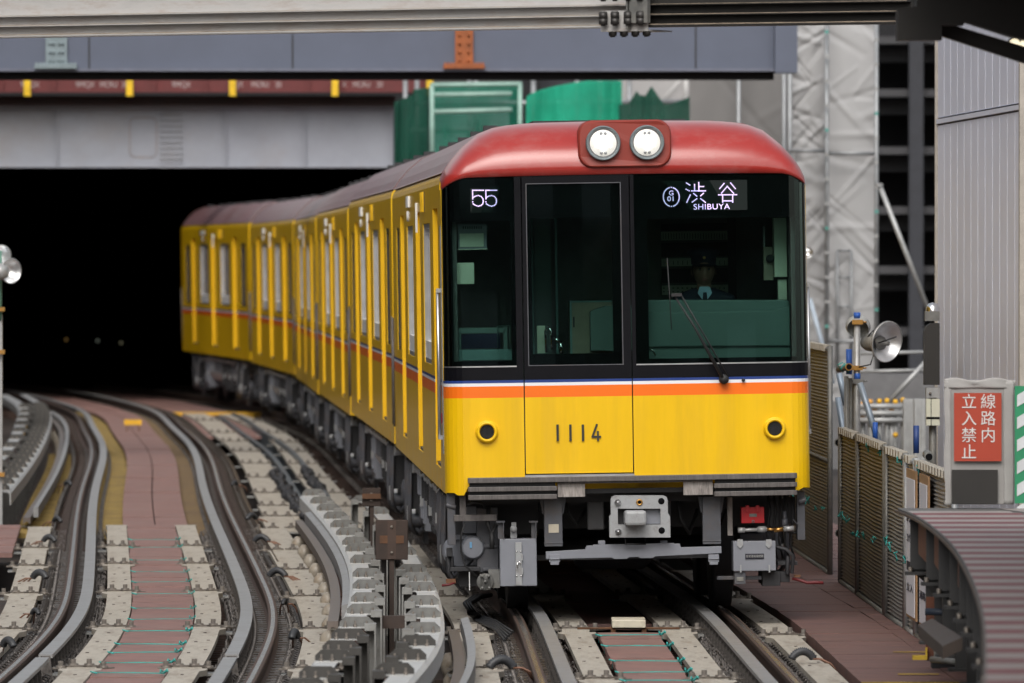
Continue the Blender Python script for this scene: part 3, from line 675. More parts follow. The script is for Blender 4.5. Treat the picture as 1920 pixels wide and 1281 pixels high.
for x, y in ((1234, 940), (1234, 995)): m.lathe([(.0, -.004), (.021, -.004), (.023, .0)], (U(x), -.02, Z(x, y)), (0, 1, 0), 18)
m.lathe([(.0, -.006), (.012, -.006), (.012, -.002)], (U(1193), -.024, Z(1193, 942)), (0, 1, 0), 18); m.obj('pin_hole', M_INK, cp_)
m = MB(); m.lathe([(.012, -.004), (.013, -.014), (.020, -.014), (.024, .0)], (U(1193), -.02, Z(1193, 942)), (0, 1, 0), 20); m.obj('air_port', M_BRASS, cp_)
m = MB(); m.tube([(U(1166), .02, Z(1166, 1008)), (U(1166), .02, Z(1166, 1021)), (U(1204), .02, Z(1204, 1021)), (U(1204), .02, Z(1204, 1008))], .007, 6); m.box((U(1150), .06, Z(1174, 1000)), (U(1236), 1.4, Z(1174, 935))); m.obj('coupler_shank', M_DK, cp_)
# dark plates behind, buffers
m = MB(); fr(m, 1099, 925, 1131, 997, .35, .1); fr(m, 1245, 928, 1257, 990, .35, .1); m.obj('buffer_column', mat('shaded_grey_paint', (.09, .09, .095), rough=.5), car, bevel=.01)
m = MB(); fr(m, 850, 935, 1010, 1010, .75, .05); fr(m, 1010, 935, 1480, 1000, .9, .05); fr(m, 1000, 1046, 1340, 1056, .5, .1); m.box((-1.1, .3, .80), (1.1, 1.4, .868)); m.obj('headstock', M_DK, car)
# left-hand gear: duct post, compressor, brackets, cable
m = MB(); fr(m, 834, 926, 849, 1024, .20, .12); m.tube([(U(832), .2, Z(832, 948)), (U(850), .2, Z(850, 953))], .018, 10); fr(m, 890, 955, 930, 1077, .34, .06); fr(m, 900, 1024, 930, 1030, .32, .03); fr(m, 900, 1068, 930, 1074, .32, .03); m.obj('step_post', M_G1, car, bevel=.004)
m = MB(); fr(m, 857, 930, 869, 978, .16, .05); fr(m, 846, 967, 926, 979, .15, .05); m.obj('step_bracket', M_STEEL, car, bevel=.003)
m = MB(); m.lathe([(0, 0), (.07, 0), (.085, .03), (.085, .22), (.06, .25), (0, .25)], (U(882), .30, Z(882, 1030)), (0, 1, 0), 22); fr(m, 864, 1008, 890, 1052, .42, .2); fr(m, 870, 952, 890, 970, .4, .1); fr(m, 866, 976, 892, 1004, .46, .15)
m.lathe([(0, 0), (.1, 0), (.115, .04), (.115, .3), (0, .3)], (U(858), .45, Z(858, 1040)), (0, 1, 0), 22); fr(m, 845, 1008, 866, 1016, .4, .12)
comp = m.obj('compressor', M_G2, car, bevel=.004)
m = MB(); fr(m, 876, 1019, 880, 1030, .29, .01); m.obj('sight_glass', mat('pale_blue_label', (.16, .38, .62), rough=.4), comp)
m = MB(); m.lathe([(0, -.01), (.055, -.01), (.06, .0), (.06, .03), (0, .03)], (U(903), .18, Z(903, 1093)), (0, 1, 0), 24); fr(m, 893, 1078, 913, 1108, .17, .03); fr(m, 910, 1070, 931, 1105, .22, .05)
for x, y in ((897, 1082), (910, 1082), (897, 1104), (910, 1104), (903, 1092)): m.lathe([(0, -.02), (.010, -.016), (.011, 0)], (U(x), .165, Z(x, y)), (0, 1, 0), 8)
m.obj('flange_plate', M_GALVD, car)
m = MB(); m.tube([(U(866), .14, Z(866, 982)), (U(858), .13, Z(858, 1005)), (U(858), .13, Z(858, 1035)), (U(866), .13, Z(866, 1062)), (U(886), .14, Z(886, 1082))], .007, 8)
m.tube([(U(868), .18, Z(868, 950)), (U(882), .17, Z(882, 943)), (U(900), .18, Z(900, 945)), (U(906), .2, Z(906, 955))], .010, 8); m.tube([(U(912), .2, Z(912, 950)), (U(909), .19, Z(909, 985)), (U(916), .19, Z(916, 1003)), (U(926), .2, Z(926, 985))], .016, 8); m.tube([(U(917), .19, Z(917, 1000)), (U(917), .19, Z(917, 1031))], .018, 8)
for k in range(7):
    x = 1005 + (k * 53) % 330; m.tube([(U(x), .42, Z(x, 936)), (U(x + 6), .40, Z(x, 962 + k * 3)), (U(x + 22), .42, Z(x, 985 + k * 4)), (U(x + 40), .5, Z(x, 960))], .009 + .003 * (k % 3), 6)
for k in range(5):
    x = 1440 + k * 11; m.tube([(U(x), .30, Z(x, 930)), (U(x + 3), .27, Z(x, 960)), (U(x - 4), .27, Z(x, 1000 + 6 * k)), (U(x + 5), .32, Z(x, 1050))], .008, 6)
m.obj('hose', M_RUB, car)
m = MB(); fr(m, 838, 1066, 895, 1074, .25, .3); fr(m, 855, 1074, 900, 1104, .40, .3); fr(m, 873, 1075, 875, 1110, .24, .02, 1); fr(m, 832, 1030, 843, 1046, .25, .1); m.tube([(U(834), .3, Z(834, 1046)), (U(836), .3, Z(836, 1075)), (U(842), .3, Z(842, 1088))], .018, 8); m.tube([(U(842), .3, Z(842, 1046)), (U(842), .3, Z(842, 1066))], .014, 8); m.obj('collector_beam', [M_DK, M_WHT], car, bevel=.003)
m = MB(); fr(m, 830, 1088, 848, 1096, .24, .03, 1); m.tube([(U(848), .25, Z(848, 1094)), (U(835), .24, Z(835, 1099)), (U(822), .23, Z(822, 1100))], .009, 8); m.obj('collector_shoe', [mat('dark_red_shoe', (.12, .012, .014), rough=.5), M_RUSTO], car)
# right-hand gear
m = MB(); fr(m, 1387, 953, 1430, 983, .16, .14); fr(m, 1395, 949.5, 1400, 953, .16, .03); fr(m, 1415, 949.5, 1421, 953, .16, .03); fr(m, 1395, 949.5, 1402, 963, .155, .01); fr(m, 1414, 949.5, 1421, 963, .155, .01)
rb = m.obj('red_box', M_REDBOX, car, bevel=.002)
m = MB(); fr(m, 1402, 965, 1416, 971, .155, .01); m.lathe([(.006, -.006), (.010, -.006), (.011, 0)], (U(1409), .16, Z(1409, 980)), (0, 1, 0), 12); m.obj('name_plate', M_GALVD, rb)
m = MB(); m.tube([(U(1382), .16, Z(1382, 996)), (U(1421), .16, Z(1421, 995))], .0125, 12); m.tube([(U(1380), .16, Z(1380, 996)), (U(1393), .16, Z(1393, 996))], .019, 12); m.lathe([(0, -.025), (.022, -.025), (.022, .0), (.022, .025), (0, .025)], (U(1425), .16, Z(1425, 994.5)), (1, 0, 0), 6); m.lathe([(0, -.035), (.016, -.035), (.016, .035), (0, .035)], (U(1425), .16, Z(1425, 994.5)), (1, 0, 0), 10)
m.tube([(U(1434), .16, Z(1434, 994)), (U(1450), .16, Z(1450, 995))], .011, 8, 1); m.tube([(U(1448), .16, Z(1448, 996)), (U(1465), .16, Z(1465, 994))], .017, 10, 1); m.tube([(U(1466), .16, Z(1466, 993.5)), (U(1486), .16, Z(1486, 993))], .020, 12)
m.tube([(U(1469), .2, Z(1469, 960)), (U(1469), .2, Z(1469, 985))], .014, 8, 2); m.tube([(U(1469), .2, Z(1469, 975)), (U(1469), .2, Z(1469, 990))], .022, 8, 2)
m.obj('brake_pipe', [M_GALV, M_BRASS, M_G1], car)
m = MB(); fr(m, 1370, 1017, 1450, 1073, .12, .2); b2 = m.obj('connection_box', M_G2, car, bevel=.004)
m = MB()
for a in (1378, 1432): m.prism([(U(a), Z(a, 1013)), (U(a + 10), Z(a, 1013)), (U(a + 11), Z(a, 1024)), (U(a + 5), Z(a, 1030)), (U(a - 1), Z(a, 1024))], .11, .125)
for a in (1382, 1436): fr(m, a, 1061, a + 3, 1075, .11, .012)
m.obj('hinge', M_G3, b2)
m = MB(); fr(m, 1392.5, 1040, 1427.5, 1050, .112, .01); npl = m.obj('name_plate', mat('navy_plate', (.008, .008, .02), rough=.4), b2, bevel=.002)
m = MB(); put_text(m, '非常連絡接続箱', .0215, (U(1410), .110, Z(1410, 1045)), wx=.82); m.obj('plate_text', M_GALV, npl)
m = MB(); fr(m, 1372, 1075, 1393, 1098, .14, .12); fr(m, 1340, 1083, 1372, 1090, .20, .03); fr(m, 1393, 1083, 1424, 1090, .20, .04); fr(m, 1376, 1084, 1389, 1092, .135, .01, 1); m.obj('junction_box', [M_G1, M_GALVD], car, bevel=.003)
m = MB(); fr(m, 1426, 1075, 1460, 1102, .22, .2); fr(m, 1460, 1075, 1478, 1095, .25, .2); fr(m, 1455, 1056, 1493, 1063, .24, .3); fr(m, 1362, 935, 1372, 1007, .25, .04, 1); fr(m, 1443, 940, 1460, 990, .30, .04); fr(m, 1470, 935, 1492, 985, .32, .05)
m.tube([(U(1452), .2, Z(1452, 1028)), (U(1470), .19, Z(1470, 1032)), (U(1484), .19, Z(1484, 1045)), (U(1481), .19, Z(1481, 1078))], .014, 8); m.tube([(U(1475), .22, Z(1475, 1045)), (U(1473), .22, Z(1473, 1080))], .016, 8)
m.tube([(U(1474), .2, Z(1474, 1000)), (U(1490), .2, Z(1490, 1002)), (U(1492), .2, Z(1492, 985)), (U(1484), .2, Z(1484, 976))], .008, 8)
m.obj('collector_beam', [M_DK, M_WORN], car, bevel=.003)
m = MB(); fr(m, 1493, 924, 1508, 1015, .22, .12); m.tube([(U(1496), .2, Z(1496, 943)), (U(1510), .2, Z(1510, 938))], .02, 10); m.obj('step_post', M_G1, car, bevel=.004)
m = MB(); m.tube([(U(1483), .25, Z(1483, 1088)), (U(1500), .24, Z(1500, 1092)), (U(1510), .23, Z(1510, 1096)), (U(1526), .22, Z(1526, 1095)), (U(1541), .21, Z(1541, 1096))], .01, 8, rs=[.010, .011, .010, .013, .010]); fr(m, 1486, 1081, 1498, 1086, .24, .02, 1); m.obj('collector_shoe', [MATS['dark_red_shoe'], M_RUSTO], car)
# cab side door handrails in a pale recess
m = MB()
for s in (-1, 1):
    m.box((s * 1.2755, .42, 1.15), (s * 1.279, .62, 2.75), 0); m.tube([(s * 1.30, .52, 1.25), (s * 1.30, .52, 2.30)], .013, 8, 1); m.box((s * 1.2755, .50, 2.28), (s * 1.31, .54, 2.31), 1); m.box((s * 1.2755, .50, 1.25), (s * 1.31, .54, 1.28), 1)
    m.box((s * 1.2755, .70, 1.36), (s * 1.285, .76, 1.43), 2)
m.obj('cab_door_handrail', [M_G3, M_ALU, M_REDBOX], car)

# --- cab interior
M_INT = mat('cab_wall_grey', (.14, .145, .14), rough=.6); M_CON = mat('teal_grey_console', (.105, .155, .145), rough=.5, var=.06); M_TEALP = mat('teal_trim', (.14, .24, .24), rough=.5); M_IV = mat('ivory_panel', (.62, .62, .50), rough=.5, var=.05); M_TAN = mat('tan_cabinet', (.28, .24, .18), rough=.6)
m = MB(); m.box((-1.19, 1.90, .99), (1.19, 1.94, 3.05), 0); m.box((-1.19, .30, .985), (1.19, 1.9, 1.0), 1)
m.box((-1.20, .27, 1.0), (-1.17, 1.9, 3.0), 0); m.box((1.17, .27, 1.0), (1.20, 1.9, 3.0), 0); m.box((-1.19, .3, 3.0), (1.19, 1.9, 3.02), 1)
cab = m.obj('cab_lining', [M_INT, M_DK], car)
def cb(mb, x0, y0, x1, y1, d, t=.04, mi=0): mb.box((U(x0), d, Z(x0, y1)), (U(x1), d + t, Z(x0, y0)), mi)
m = MB()
for y0, y1 in ((433, 450), (485, 500), (537, 555)): cb(m, 1268, y0, 1396, y1, 1.86, .035, 0)
for y0, y1 in ((418, 431), (455, 482), (505, 532)): cb(m, 1268, y0, 1396, y1, 1.875, .02, 1)
for k in range(24): cb(m, 1271 + k * 5.2, 436, 1272 + k * 5.2, 447, 1.855, .006, 2)
for k in range(14): cb(m, 1272 + k * 9, 489, 1273 + k * 9, 497, 1.855, .006, 2); cb(m, 1270 + k * 9, 541, 1273 + k * 9, 543, 1.855, .006, 2); cb(m, 1270 + k * 9, 548, 1273 + k * 9, 550, 1.855, .006, 2)
cb(m, 1396, 405, 1412, 570, 1.84, .05, 1); m.obj('switch_rack', [M_IV, M_DK, M_RUB], cab)
m = MB()
PC = [(1203, 566), (1209, 563), (1482, 563), (1486, 567), (1488, 575), (1488, 678), (1203, 678)]
m.prism([(U(x), Z(x, y)) for x, y in PC], .34, .62)
m.prism([(U(x), Z(x, y)) for x, y in [(1210, 586), (1450, 583), (1487, 575), (1487, 650), (1210, 652)]], .31, .345)
cons = m.obj('driver_console', M_CON, cab, bevel=.01)
m = MB(); cb(m, 1463, 408, 1487, 520, .55, .2); cb(m, 1470, 524, 1487, 563, .6, .1); cb(m, 1479, 563, 1487, 600, .6, .1); cabw = m.obj('wall_cabinet', M_IV, cab, bevel=.004)
m = MB(); cb(m, 1444, 463, 1462, 526, .62, .1, 0); cb(m, 1444, 424, 1447, 463, .62, .1, 1); m.lathe([(0, -.02), (.03, -.02), (.03, 0)], (U(1456), .6, Z(1456, 485)), (0, 1, 0), 14, 2); m.obj('intercom', [M_TAN, M_G3, M_DK], cabw)
m = MB(); cb(m, 1080, 567, 1160, 672, 1.1, .3, 0); cb(m, 1080, 566, 1160, 569, 1.09, .3, 1); cb(m, 1080, 566, 1084, 672, 1.09, .02, 1); cb(m, 1086, 596, 1089, 616, 1.088, .012, 2); m.obj('cabinet', [M_TAN, M_TEALP, M_DK], cab)
m = MB(); m.prism([(U(x), Z(x, y)) for x, y in [(1117, 660), (1117, 587), (1122, 583), (1146, 575), (1200, 575), (1200, 660)]], .9, 1.05); m.obj('seat_back', M_CON, cab)
m = MB(); cb(m, 1001, 405, 1016, 672, 1.5, .05, 1); cb(m, 1017, 405, 1050, 672, 1.55, .05, 0); cb(m, 1056, 405, 1060, 672, 1.3, .05, 1); m.obj('partition', [M_CON, M_TEALP], cab)
m = MB(); cb(m, 1011, 612, 1026, 664, .5, .02, 0); m.tube([(U(1027), .45, Z(1027, 662)), (U(1026), .45, Z(1026, 622)), (U(1031), .45, Z(1031, 611)), (U(1037), .45, Z(1037, 622)), (U(1037), .45, Z(1037, 655))], .009, 8, 1); m.tube([(U(1055), .45, Z(1055, 664)), (U(1055), .45, Z(1055, 640))], .012, 8, 1); m.tube([(U(1042), .45, Z(1042, 634)), (U(1054), .45, Z(1054, 644))], .012, 8, 1)
m.obj('control_lever', [M_IV, M_CHROME], cab)
m = MB(); cb(m, 863, 420, 917, 467, .34, .05, 0); cb(m, 866, 438, 911, 463, .33, .01, 1); cb(m, 862, 467, 918, 468.5, .33, .03, 1)
for k in range(9): cb(m, 872 + k * 4.2, 424, 874 + k * 4.2, 429, .335, .01, 2)
m.obj('vent_unit', [M_G2, M_IV, M_DK], cab)
m = MB(); cb(m, 859, 493, 892, 533, .33, .01); m.obj('notice_card', M_IV, cab)
m = MB(); cb(m, 861, 616, 950, 626, .35, .02, 0); cb(m, 861, 657, 961, 677, .34, .2, 1); cb(m, 861, 626, 866, 657, .36, .02, 0); cb(m, 946, 613, 953, 657, .35, .02, 0); cb(m, 867, 628, 940, 655, .5, .05, 2); m.tube([(U(935), .33, Z(935, 656)), (U(935), .33, Z(935, 611)), (U(957), .33, Z(957, 611)), (U(957), .33, Z(957, 656))], .005, 6, 0); m.obj('side_desk', [M_CON, M_TEALP, mat('navy_cloth', (.01, .012, .05), rough=.8)], cab)
m = MB(); m.tube([(U(1205), .33, Z(1205, 662)), (U(1217), .33, Z(1217, 661))], .012, 8, 0); m.tube([(U(1217), .33, Z(1217, 655)), (U(1228), .33, Z(1228, 658)), (U(1232), .33, Z(1232, 668))], .004, 6, 1); m.obj('microphone', [M_RUB, M_CHROME], cab)
cab_center = Vector((.796, 61, 0))
# the other five cars: one standard car, copied
car2 = make_car('second yellow subway car, coupled right behind the leading car', GRP, D2)
def place_car(o, xa, ya, xb, yb, z, roll):
    o.location = (xa + .034, ya, z); o.rotation_euler = (0, -math.asin(roll), math.atan2(-(xb - xa), (yb - ya)))
CX = [.796, .218, -.47, -1.173, -1.864, -2.986, -4.733]; CY = [61 + 16.2 * i for i in range(7)]
place_car(car, CX[0], CY[0], CX[1], CY[1], 0, ROLL)
place_car(car2, CX[1], CY[1], CX[2], CY[2], .01, ROLL)
lb = ['third yellow subway car, in the middle of the visible train', 'fourth yellow subway car, where the train begins to bend left', 'fifth yellow subway car, next to the last one by the dark portal', 'rearmost yellow subway car, half inside the dark portal']
for i in range(4):
    c = copy_tree(car2); c['label'] = lb[i]; place_car(c, CX[i + 2], CY[i + 2], CX[i + 3], CY[i + 3], (-.03, -.05, -.03, -.01)[i], ROLL)

# --- the driver, standing behind the console
def skin(name, pts, edges, m, parent=None, sub=2, root=0):
    me = bpy.data.meshes.new(name); me.from_pydata([p[:3] for p in pts], edges, []); o = bpy.data.objects.new(name, me); COL.objects.link(o)
    if parent: o.parent = parent
    me.materials.append(m); sk = o.modifiers.new('skin', 'SKIN'); sk.use_smooth_shade = True
    for i, p in enumerate(pts): me.skin_vertices[0].data[i].radius = (p[3], p[4] if len(p) > 4 else p[3]); me.skin_vertices[0].data[i].use_root = (i == root)
    s = o.modifiers.new('sub', 'SUBSURF'); s.levels = sub; s.render_levels = sub; return o
mt = car.location; rotm = Matrix.LocRotScale(car.location, car.rotation_euler.to_quaternion(), None)
dp = rotm @ Vector((U(1335), .95, 1.0))
drv = empty('person', dp, 'train driver in dark navy uniform and peaked cap, seated behind the console', 'person', rot=car.rotation_euler)
M_SKIN = mat('skin', (.24, .135, .095), rough=.5, var=.05); M_UNI = mat('navy_uniform', (.014, .018, .035), rough=.8); M_SHIRT = mat('pale_blue_shirt', (.36, .52, .66), rough=.7); M_HAIR = mat('black_hair', (.008, .007, .007), rough=.5)
hb = Z(1335, 537) - 1.0                       # chin height above the cab floor
skin('body', [(0, .05, hb - .72, .16, .11), (0, .04, hb - .5, .15, .10), (0, .02, hb - .22, .17, .10), (0, .02, hb - .1, .13, .08), (0, .0, hb + .00, .055), (-.17, .02, hb - .12, .075), (.17, .02, hb - .12, .075), (-.25, -.02, hb - .38, .05), (.25, -.02, hb - .38, .05), (-.2, -.25, hb - .52, .038), (.2, -.25, hb - .52, .038), (-.11, .0, hb - .78, .085), (.11, .0, hb - .78, .085), (-.12, -.38, hb - .80, .07), (.12, -.38, hb - .80, .07), (-.12, -.38, hb - 1.2, .05), (.12, -.38, hb - 1.2, .05)],
     [(0, 1), (1, 2), (2, 3), (3, 4), (3, 5), (3, 6), (5, 7), (6, 8), (7, 9), (8, 10), (0, 11), (0, 12), (11, 13), (12, 14), (13, 15), (14, 16)], M_UNI, drv)
h = MB()
def head(u, v):
    a = u * 2 * math.pi; t = v * math.pi; x = math.sin(t) * math.sin(a); y = -math.sin(t) * math.cos(a); z = math.cos(t)
    wd = .078 - .020 * max(0, -z) ** 1.5; fx = x * wd; fy = y * .098; fz = z * .118 + .105
    if y < 0:
        fy -= .022 * math.exp(-((x * 4.0) ** 2) - ((z + .05) * 4.5) ** 2) + .008 * math.exp(-((x * 2.5) ** 2) - ((z + .5) * 6) ** 2); fy += .010 * (math.exp(-(((abs(x) - .42) * 5) ** 2) - ((z - .12) * 7) ** 2))
    return Vector((fx, fy, fz + hb))
h.grid(head, 40, 28); h.tube([(0, .01, hb - .08), (0, .0, hb + .04)], .052, 14)
for s in (-1, 1): h.lathe([(0, -.01), (.022, -.006), (.030, 0), (.02, .008)], (s * .078, .005, hb + .10), (s, -.3, 0), 12)
hd = h.obj('head', M_SKIN, drv)
m = MB()
for s in (-1, 1): m.lathe([(.011, .004), (.009, -.003), (0, -.005)], (s * .031, -.086, hb + .118), (0, 1, 0), 10)
m.box((-.045, -.092, hb + .134), (-.018, -.084, hb + .139)); m.box((.018, -.092, hb + .134), (.045, -.084, hb + .139)); m.obj('eyes', M_HAIR, hd)
m = MB(); m.lathe([(.022, .004), (.018, -.003), (0, -.005)], (0, -.098, hb + .045), (0, 1, 0), 12); m.v = [Vector((p.x, p.y, hb + .045 + (p.z - hb - .045) * .38)) for p in m.v]; m.obj('mouth', mat('lips', (.30, .10, .09), rough=.5), hd)
m = MB(); m.grid(lambda u, v: Vector((.084 * math.sin(u * 2 * math.pi) * math.sin(v * math.pi * .62), .004 + -.10 * math.cos(u * 2 * math.pi) * math.sin(v * math.pi * .62) + (.02 if math.cos(u * 2 * math.pi) > .3 else 0), hb + .112 + .125 * math.cos(v * math.pi * .62))), 28, 10); m.obj('hair', M_HAIR, hd)
m = MB(); m.lathe([(.088, 0), (.09, .045), (.118, .075), (.112, .10), (.06, .12), (0, .125)], (0, .005, hb + .155), (0, 0, 1), 28); m.grid(lambda u, v: Vector((.085 * math.sin((u - .5) * 2.4) * (1 + .15 * v), -.03 - .05 * math.cos((u - .5) * 2.4) - .055 * v, hb + .158 - .02 * v)), 14, 3)
m.lathe([(.012, 0), (.010, -.004), (0, -.005)], (0, -.088, hb + .20), (0, 1, 0), 12, 1); m.obj('cap', [M_UNI, M_BRASS], drv)
m = MB(); m.prism([(-.035, hb - .005), (-.05, hb - .05), (0, hb - .12), (.05, hb - .05), (.035, hb - .005)], -.105, -.06); sh = m.obj('shirt', M_SHIRT, drv); m = MB(); m.prism([(-.012, hb - .045), (.012, hb - .045), (.02, hb - .12), (0, hb - .16), (-.02, hb - .12)], -.115, -.10); m.obj('tie', M_UNI, drv)
for s in (-1, 1):
    m = MB(); cx, cy, cz = s * .2, -.27, hb - .54
    m.box((cx - .04, cy - .09, cz - .015), (cx + .04, cy, cz + .015))
    for k in range(4): m.tube([(cx - .03 + k * .02, cy - .08, cz), (cx - .031 + k * .021, cy - .125 - .01 * (k in (1, 2)), cz - .005), (cx - .031 + k * .021, cy - .15 - .012 * (k in (1, 2)), cz - .03)], .009, 8)
    m.tube([(cx - s * .04, cy - .02, cz), (cx - s * .065, cy - .06, cz), (cx - s * .06, cy - .09, cz - .01)], .010, 8); m.obj('hand', M_SKIN, drv, bevel=.008)

# ------------------------------------------------------------------ ground and track deck
m = MB(); m.box((-30, 40, -.55), (12, 260, -.42)); m.box((-60, -20, -3.2), (60, 400, -3.0)); tag(m.obj('ground', M_BED), kind='structure')
m = MB()                                     # the ribbed steel deck that carries the tracks
for tr in (TL, TR):
    D = 44.0
    while D < 175:
        a = tr.at(D, -1.0, -.30); b = tr.at(D, 1.1, -.30); t = .10
        m.add([a, b, b + Vector((0, t, 0)), a + Vector((0, t, 0)), a - Vector((0, 0, .12)), b - Vector((0, 0, .12))], [(0, 1, 2, 3), (4, 5, 1, 0)], 0)
        D += .28 if D < 90 else .5
tag(m.obj('track_bed', mat('ribbed_rust_deck', (.05, .028, .02), rough=.8, var=.4)), kind='structure')
for a, b, o0, o1, mt_ in ((83.5, 150, -.60, -.30, M_RUSTY), (83.5, 150, .32, .62, mat('brown_rust_grating', (.16, .105, .055), rough=.8, var=.3, scale=7, dirt=(.26, .18, .05), dirt_amt=.5, dscale=1.0))):
    m = MB(); D = a
    while D < b:
        p, q = TL.at(D, o0, -.13), TL.at(D, o1, -.13); t = Vector((0, .30, 0)); z = Vector((0, 0, .05))
        m.add([p, q, q + t, p + t, p - z, q - z], [(0, 1, 2, 3), (4, 5, 1, 0)]); D += .52
    tag(m.obj('grating', mt_), kind='structure')
m = MB()
D = 84.0
while D < 118:
    p, q = TL.at(D, -1.32, -.13), TL.at(D, -1.02, -.13); t = Vector((0, .1, 0)); z = Vector((0, 0, .05)); m.add([p, q, q + t, p + t, p - z, q - z], [(0, 1, 2, 3), (4, 5, 1, 0)]); D += .3
tag(m.obj('grating', M_RUSTY), kind='structure')
m = MB(); sweep(m, TL, 83.5, 150, rect(-.60, -.28, -.22, -.19)); sweep(m, TL, 83.5, 150, rect(.30, .62, -.22, -.19)); tag(m.obj('grating_tray', mat('dark_rust_tray', (.06, .035, .018), rough=.8, var=.4)), kind='structure')
# pink-brown walkways (planks are modelled as separate low slabs inside each walkway)
def walkway(tr, D0, D1, o0, o1, z, pitch, wob=.0, jit=.0, name='walkway', long=0):
    m = MB(); D = D0; k = 0
    while D < D1 - .05:
        E_ = min(D + pitch, D1); s = random.uniform(-jit, jit); zz = z + random.uniform(-.006, .006)
        cuts = [(o0, o1)] if not long else [(o0, (o0 + o1) / 2 - .006), ((o0 + o1) / 2 + .006, o1)]
        for a, b in cuts: sweep(m, tr, D + .012, E_ - .004, [(a + s, zz - .04), (b + s, zz - .04), (b + s, zz), (a + s, zz)], step=1.0)
        D = E_; k += 1
    return tag(m.obj(name, M_PINK), kind='structure')
walkway(TL, 47.5, 83.8, -.262, .190, -.052, .98, jit=.004)
walkway(TL, 84.0, 176, -.30, .32, -.07, 3.1, long=1)
walkway(TR, 47.0, 59.6, -.24, .17, -.05, .98, jit=.008)
walkway(TR, 62, 160, -.24, .22, -.09, 2.0)
walkway(TL, 128, 180, 1.0, 2.1, -.10, 2.5)
m = MB(); D = 48.6                            # the wide walkway on the right of the train
RE = Spline([(40, 3.4), (48, 3.12), (54, 2.98), (58, 2.93), (64, 2.82), (70, 2.70), (80, 2.50), (95, 1.95), (120, .9)])
k = 0
Dl = 52.4
D = Dl
while D < 118:
    E_ = D + .62; le = lambda q: TR(q) + 1.17
    for j in range(3):
        f0, f1 = (0, .36, .7, 1)[j], (0, .36, .7, 1)[j + 1]; z = -.035 + random.uniform(-.003, .003); g = .003
        A = Vector((le(D) + (RE(D) + .7 - le(D)) * f0 + g, D + g, z)); B = Vector((le(D) + (RE(D) + .7 - le(D)) * f1 - g, D + g, z)); C_ = Vector((le(E_) + (RE(E_) + .7 - le(E_)) * f1 - g, E_ - g, z)); D_ = Vector((le(E_) + (RE(E_) + .7 - le(E_)) * f0 + g, E_ - g, z)); q = Vector((0, 0, .07))
        m.add([A, B, C_, D_, A - q, B - q, C_ - q, D_ - q], [(0, 1, 2, 3), (4, 5, 1, 0), (4, 0, 3, 7), (5, 6, 2, 1)])
    D = E_
o = m.obj('walkway', mat('scuffed_brown_deck', (.15, .076, .064), rough=.65, var=.2, scale=5, dirt=(.045, .03, .028), dirt_amt=.75, stretch=(.6, 3, 1), dscale=2.2)); tag(o, kind='structure')
m = MB(); m.box((TR(52.4) + 1.17, 52.36, -.12), (3.9, 52.39, -.032)); tag(m.obj('walkway_edge', M_YPLATE and mat('worn_yellow_paint', (.36, .24, .02), rough=.7, var=.4, dirt=(.1, .06, .05), dirt_amt=.7)), kind='structure')
m = MB()
for x, y, l in ((2.35, 53.3, .25), (2.75, 55.6, .5), (2.45, 56.3, .35), (3.05, 57.0, .4), (2.9, 52.9, .5)): m.box((x, y, -.031), (x + l, y + .06, -.0275))
tag(m.obj('painted_markings', MATS['worn_yellow_paint']), kind='structure')

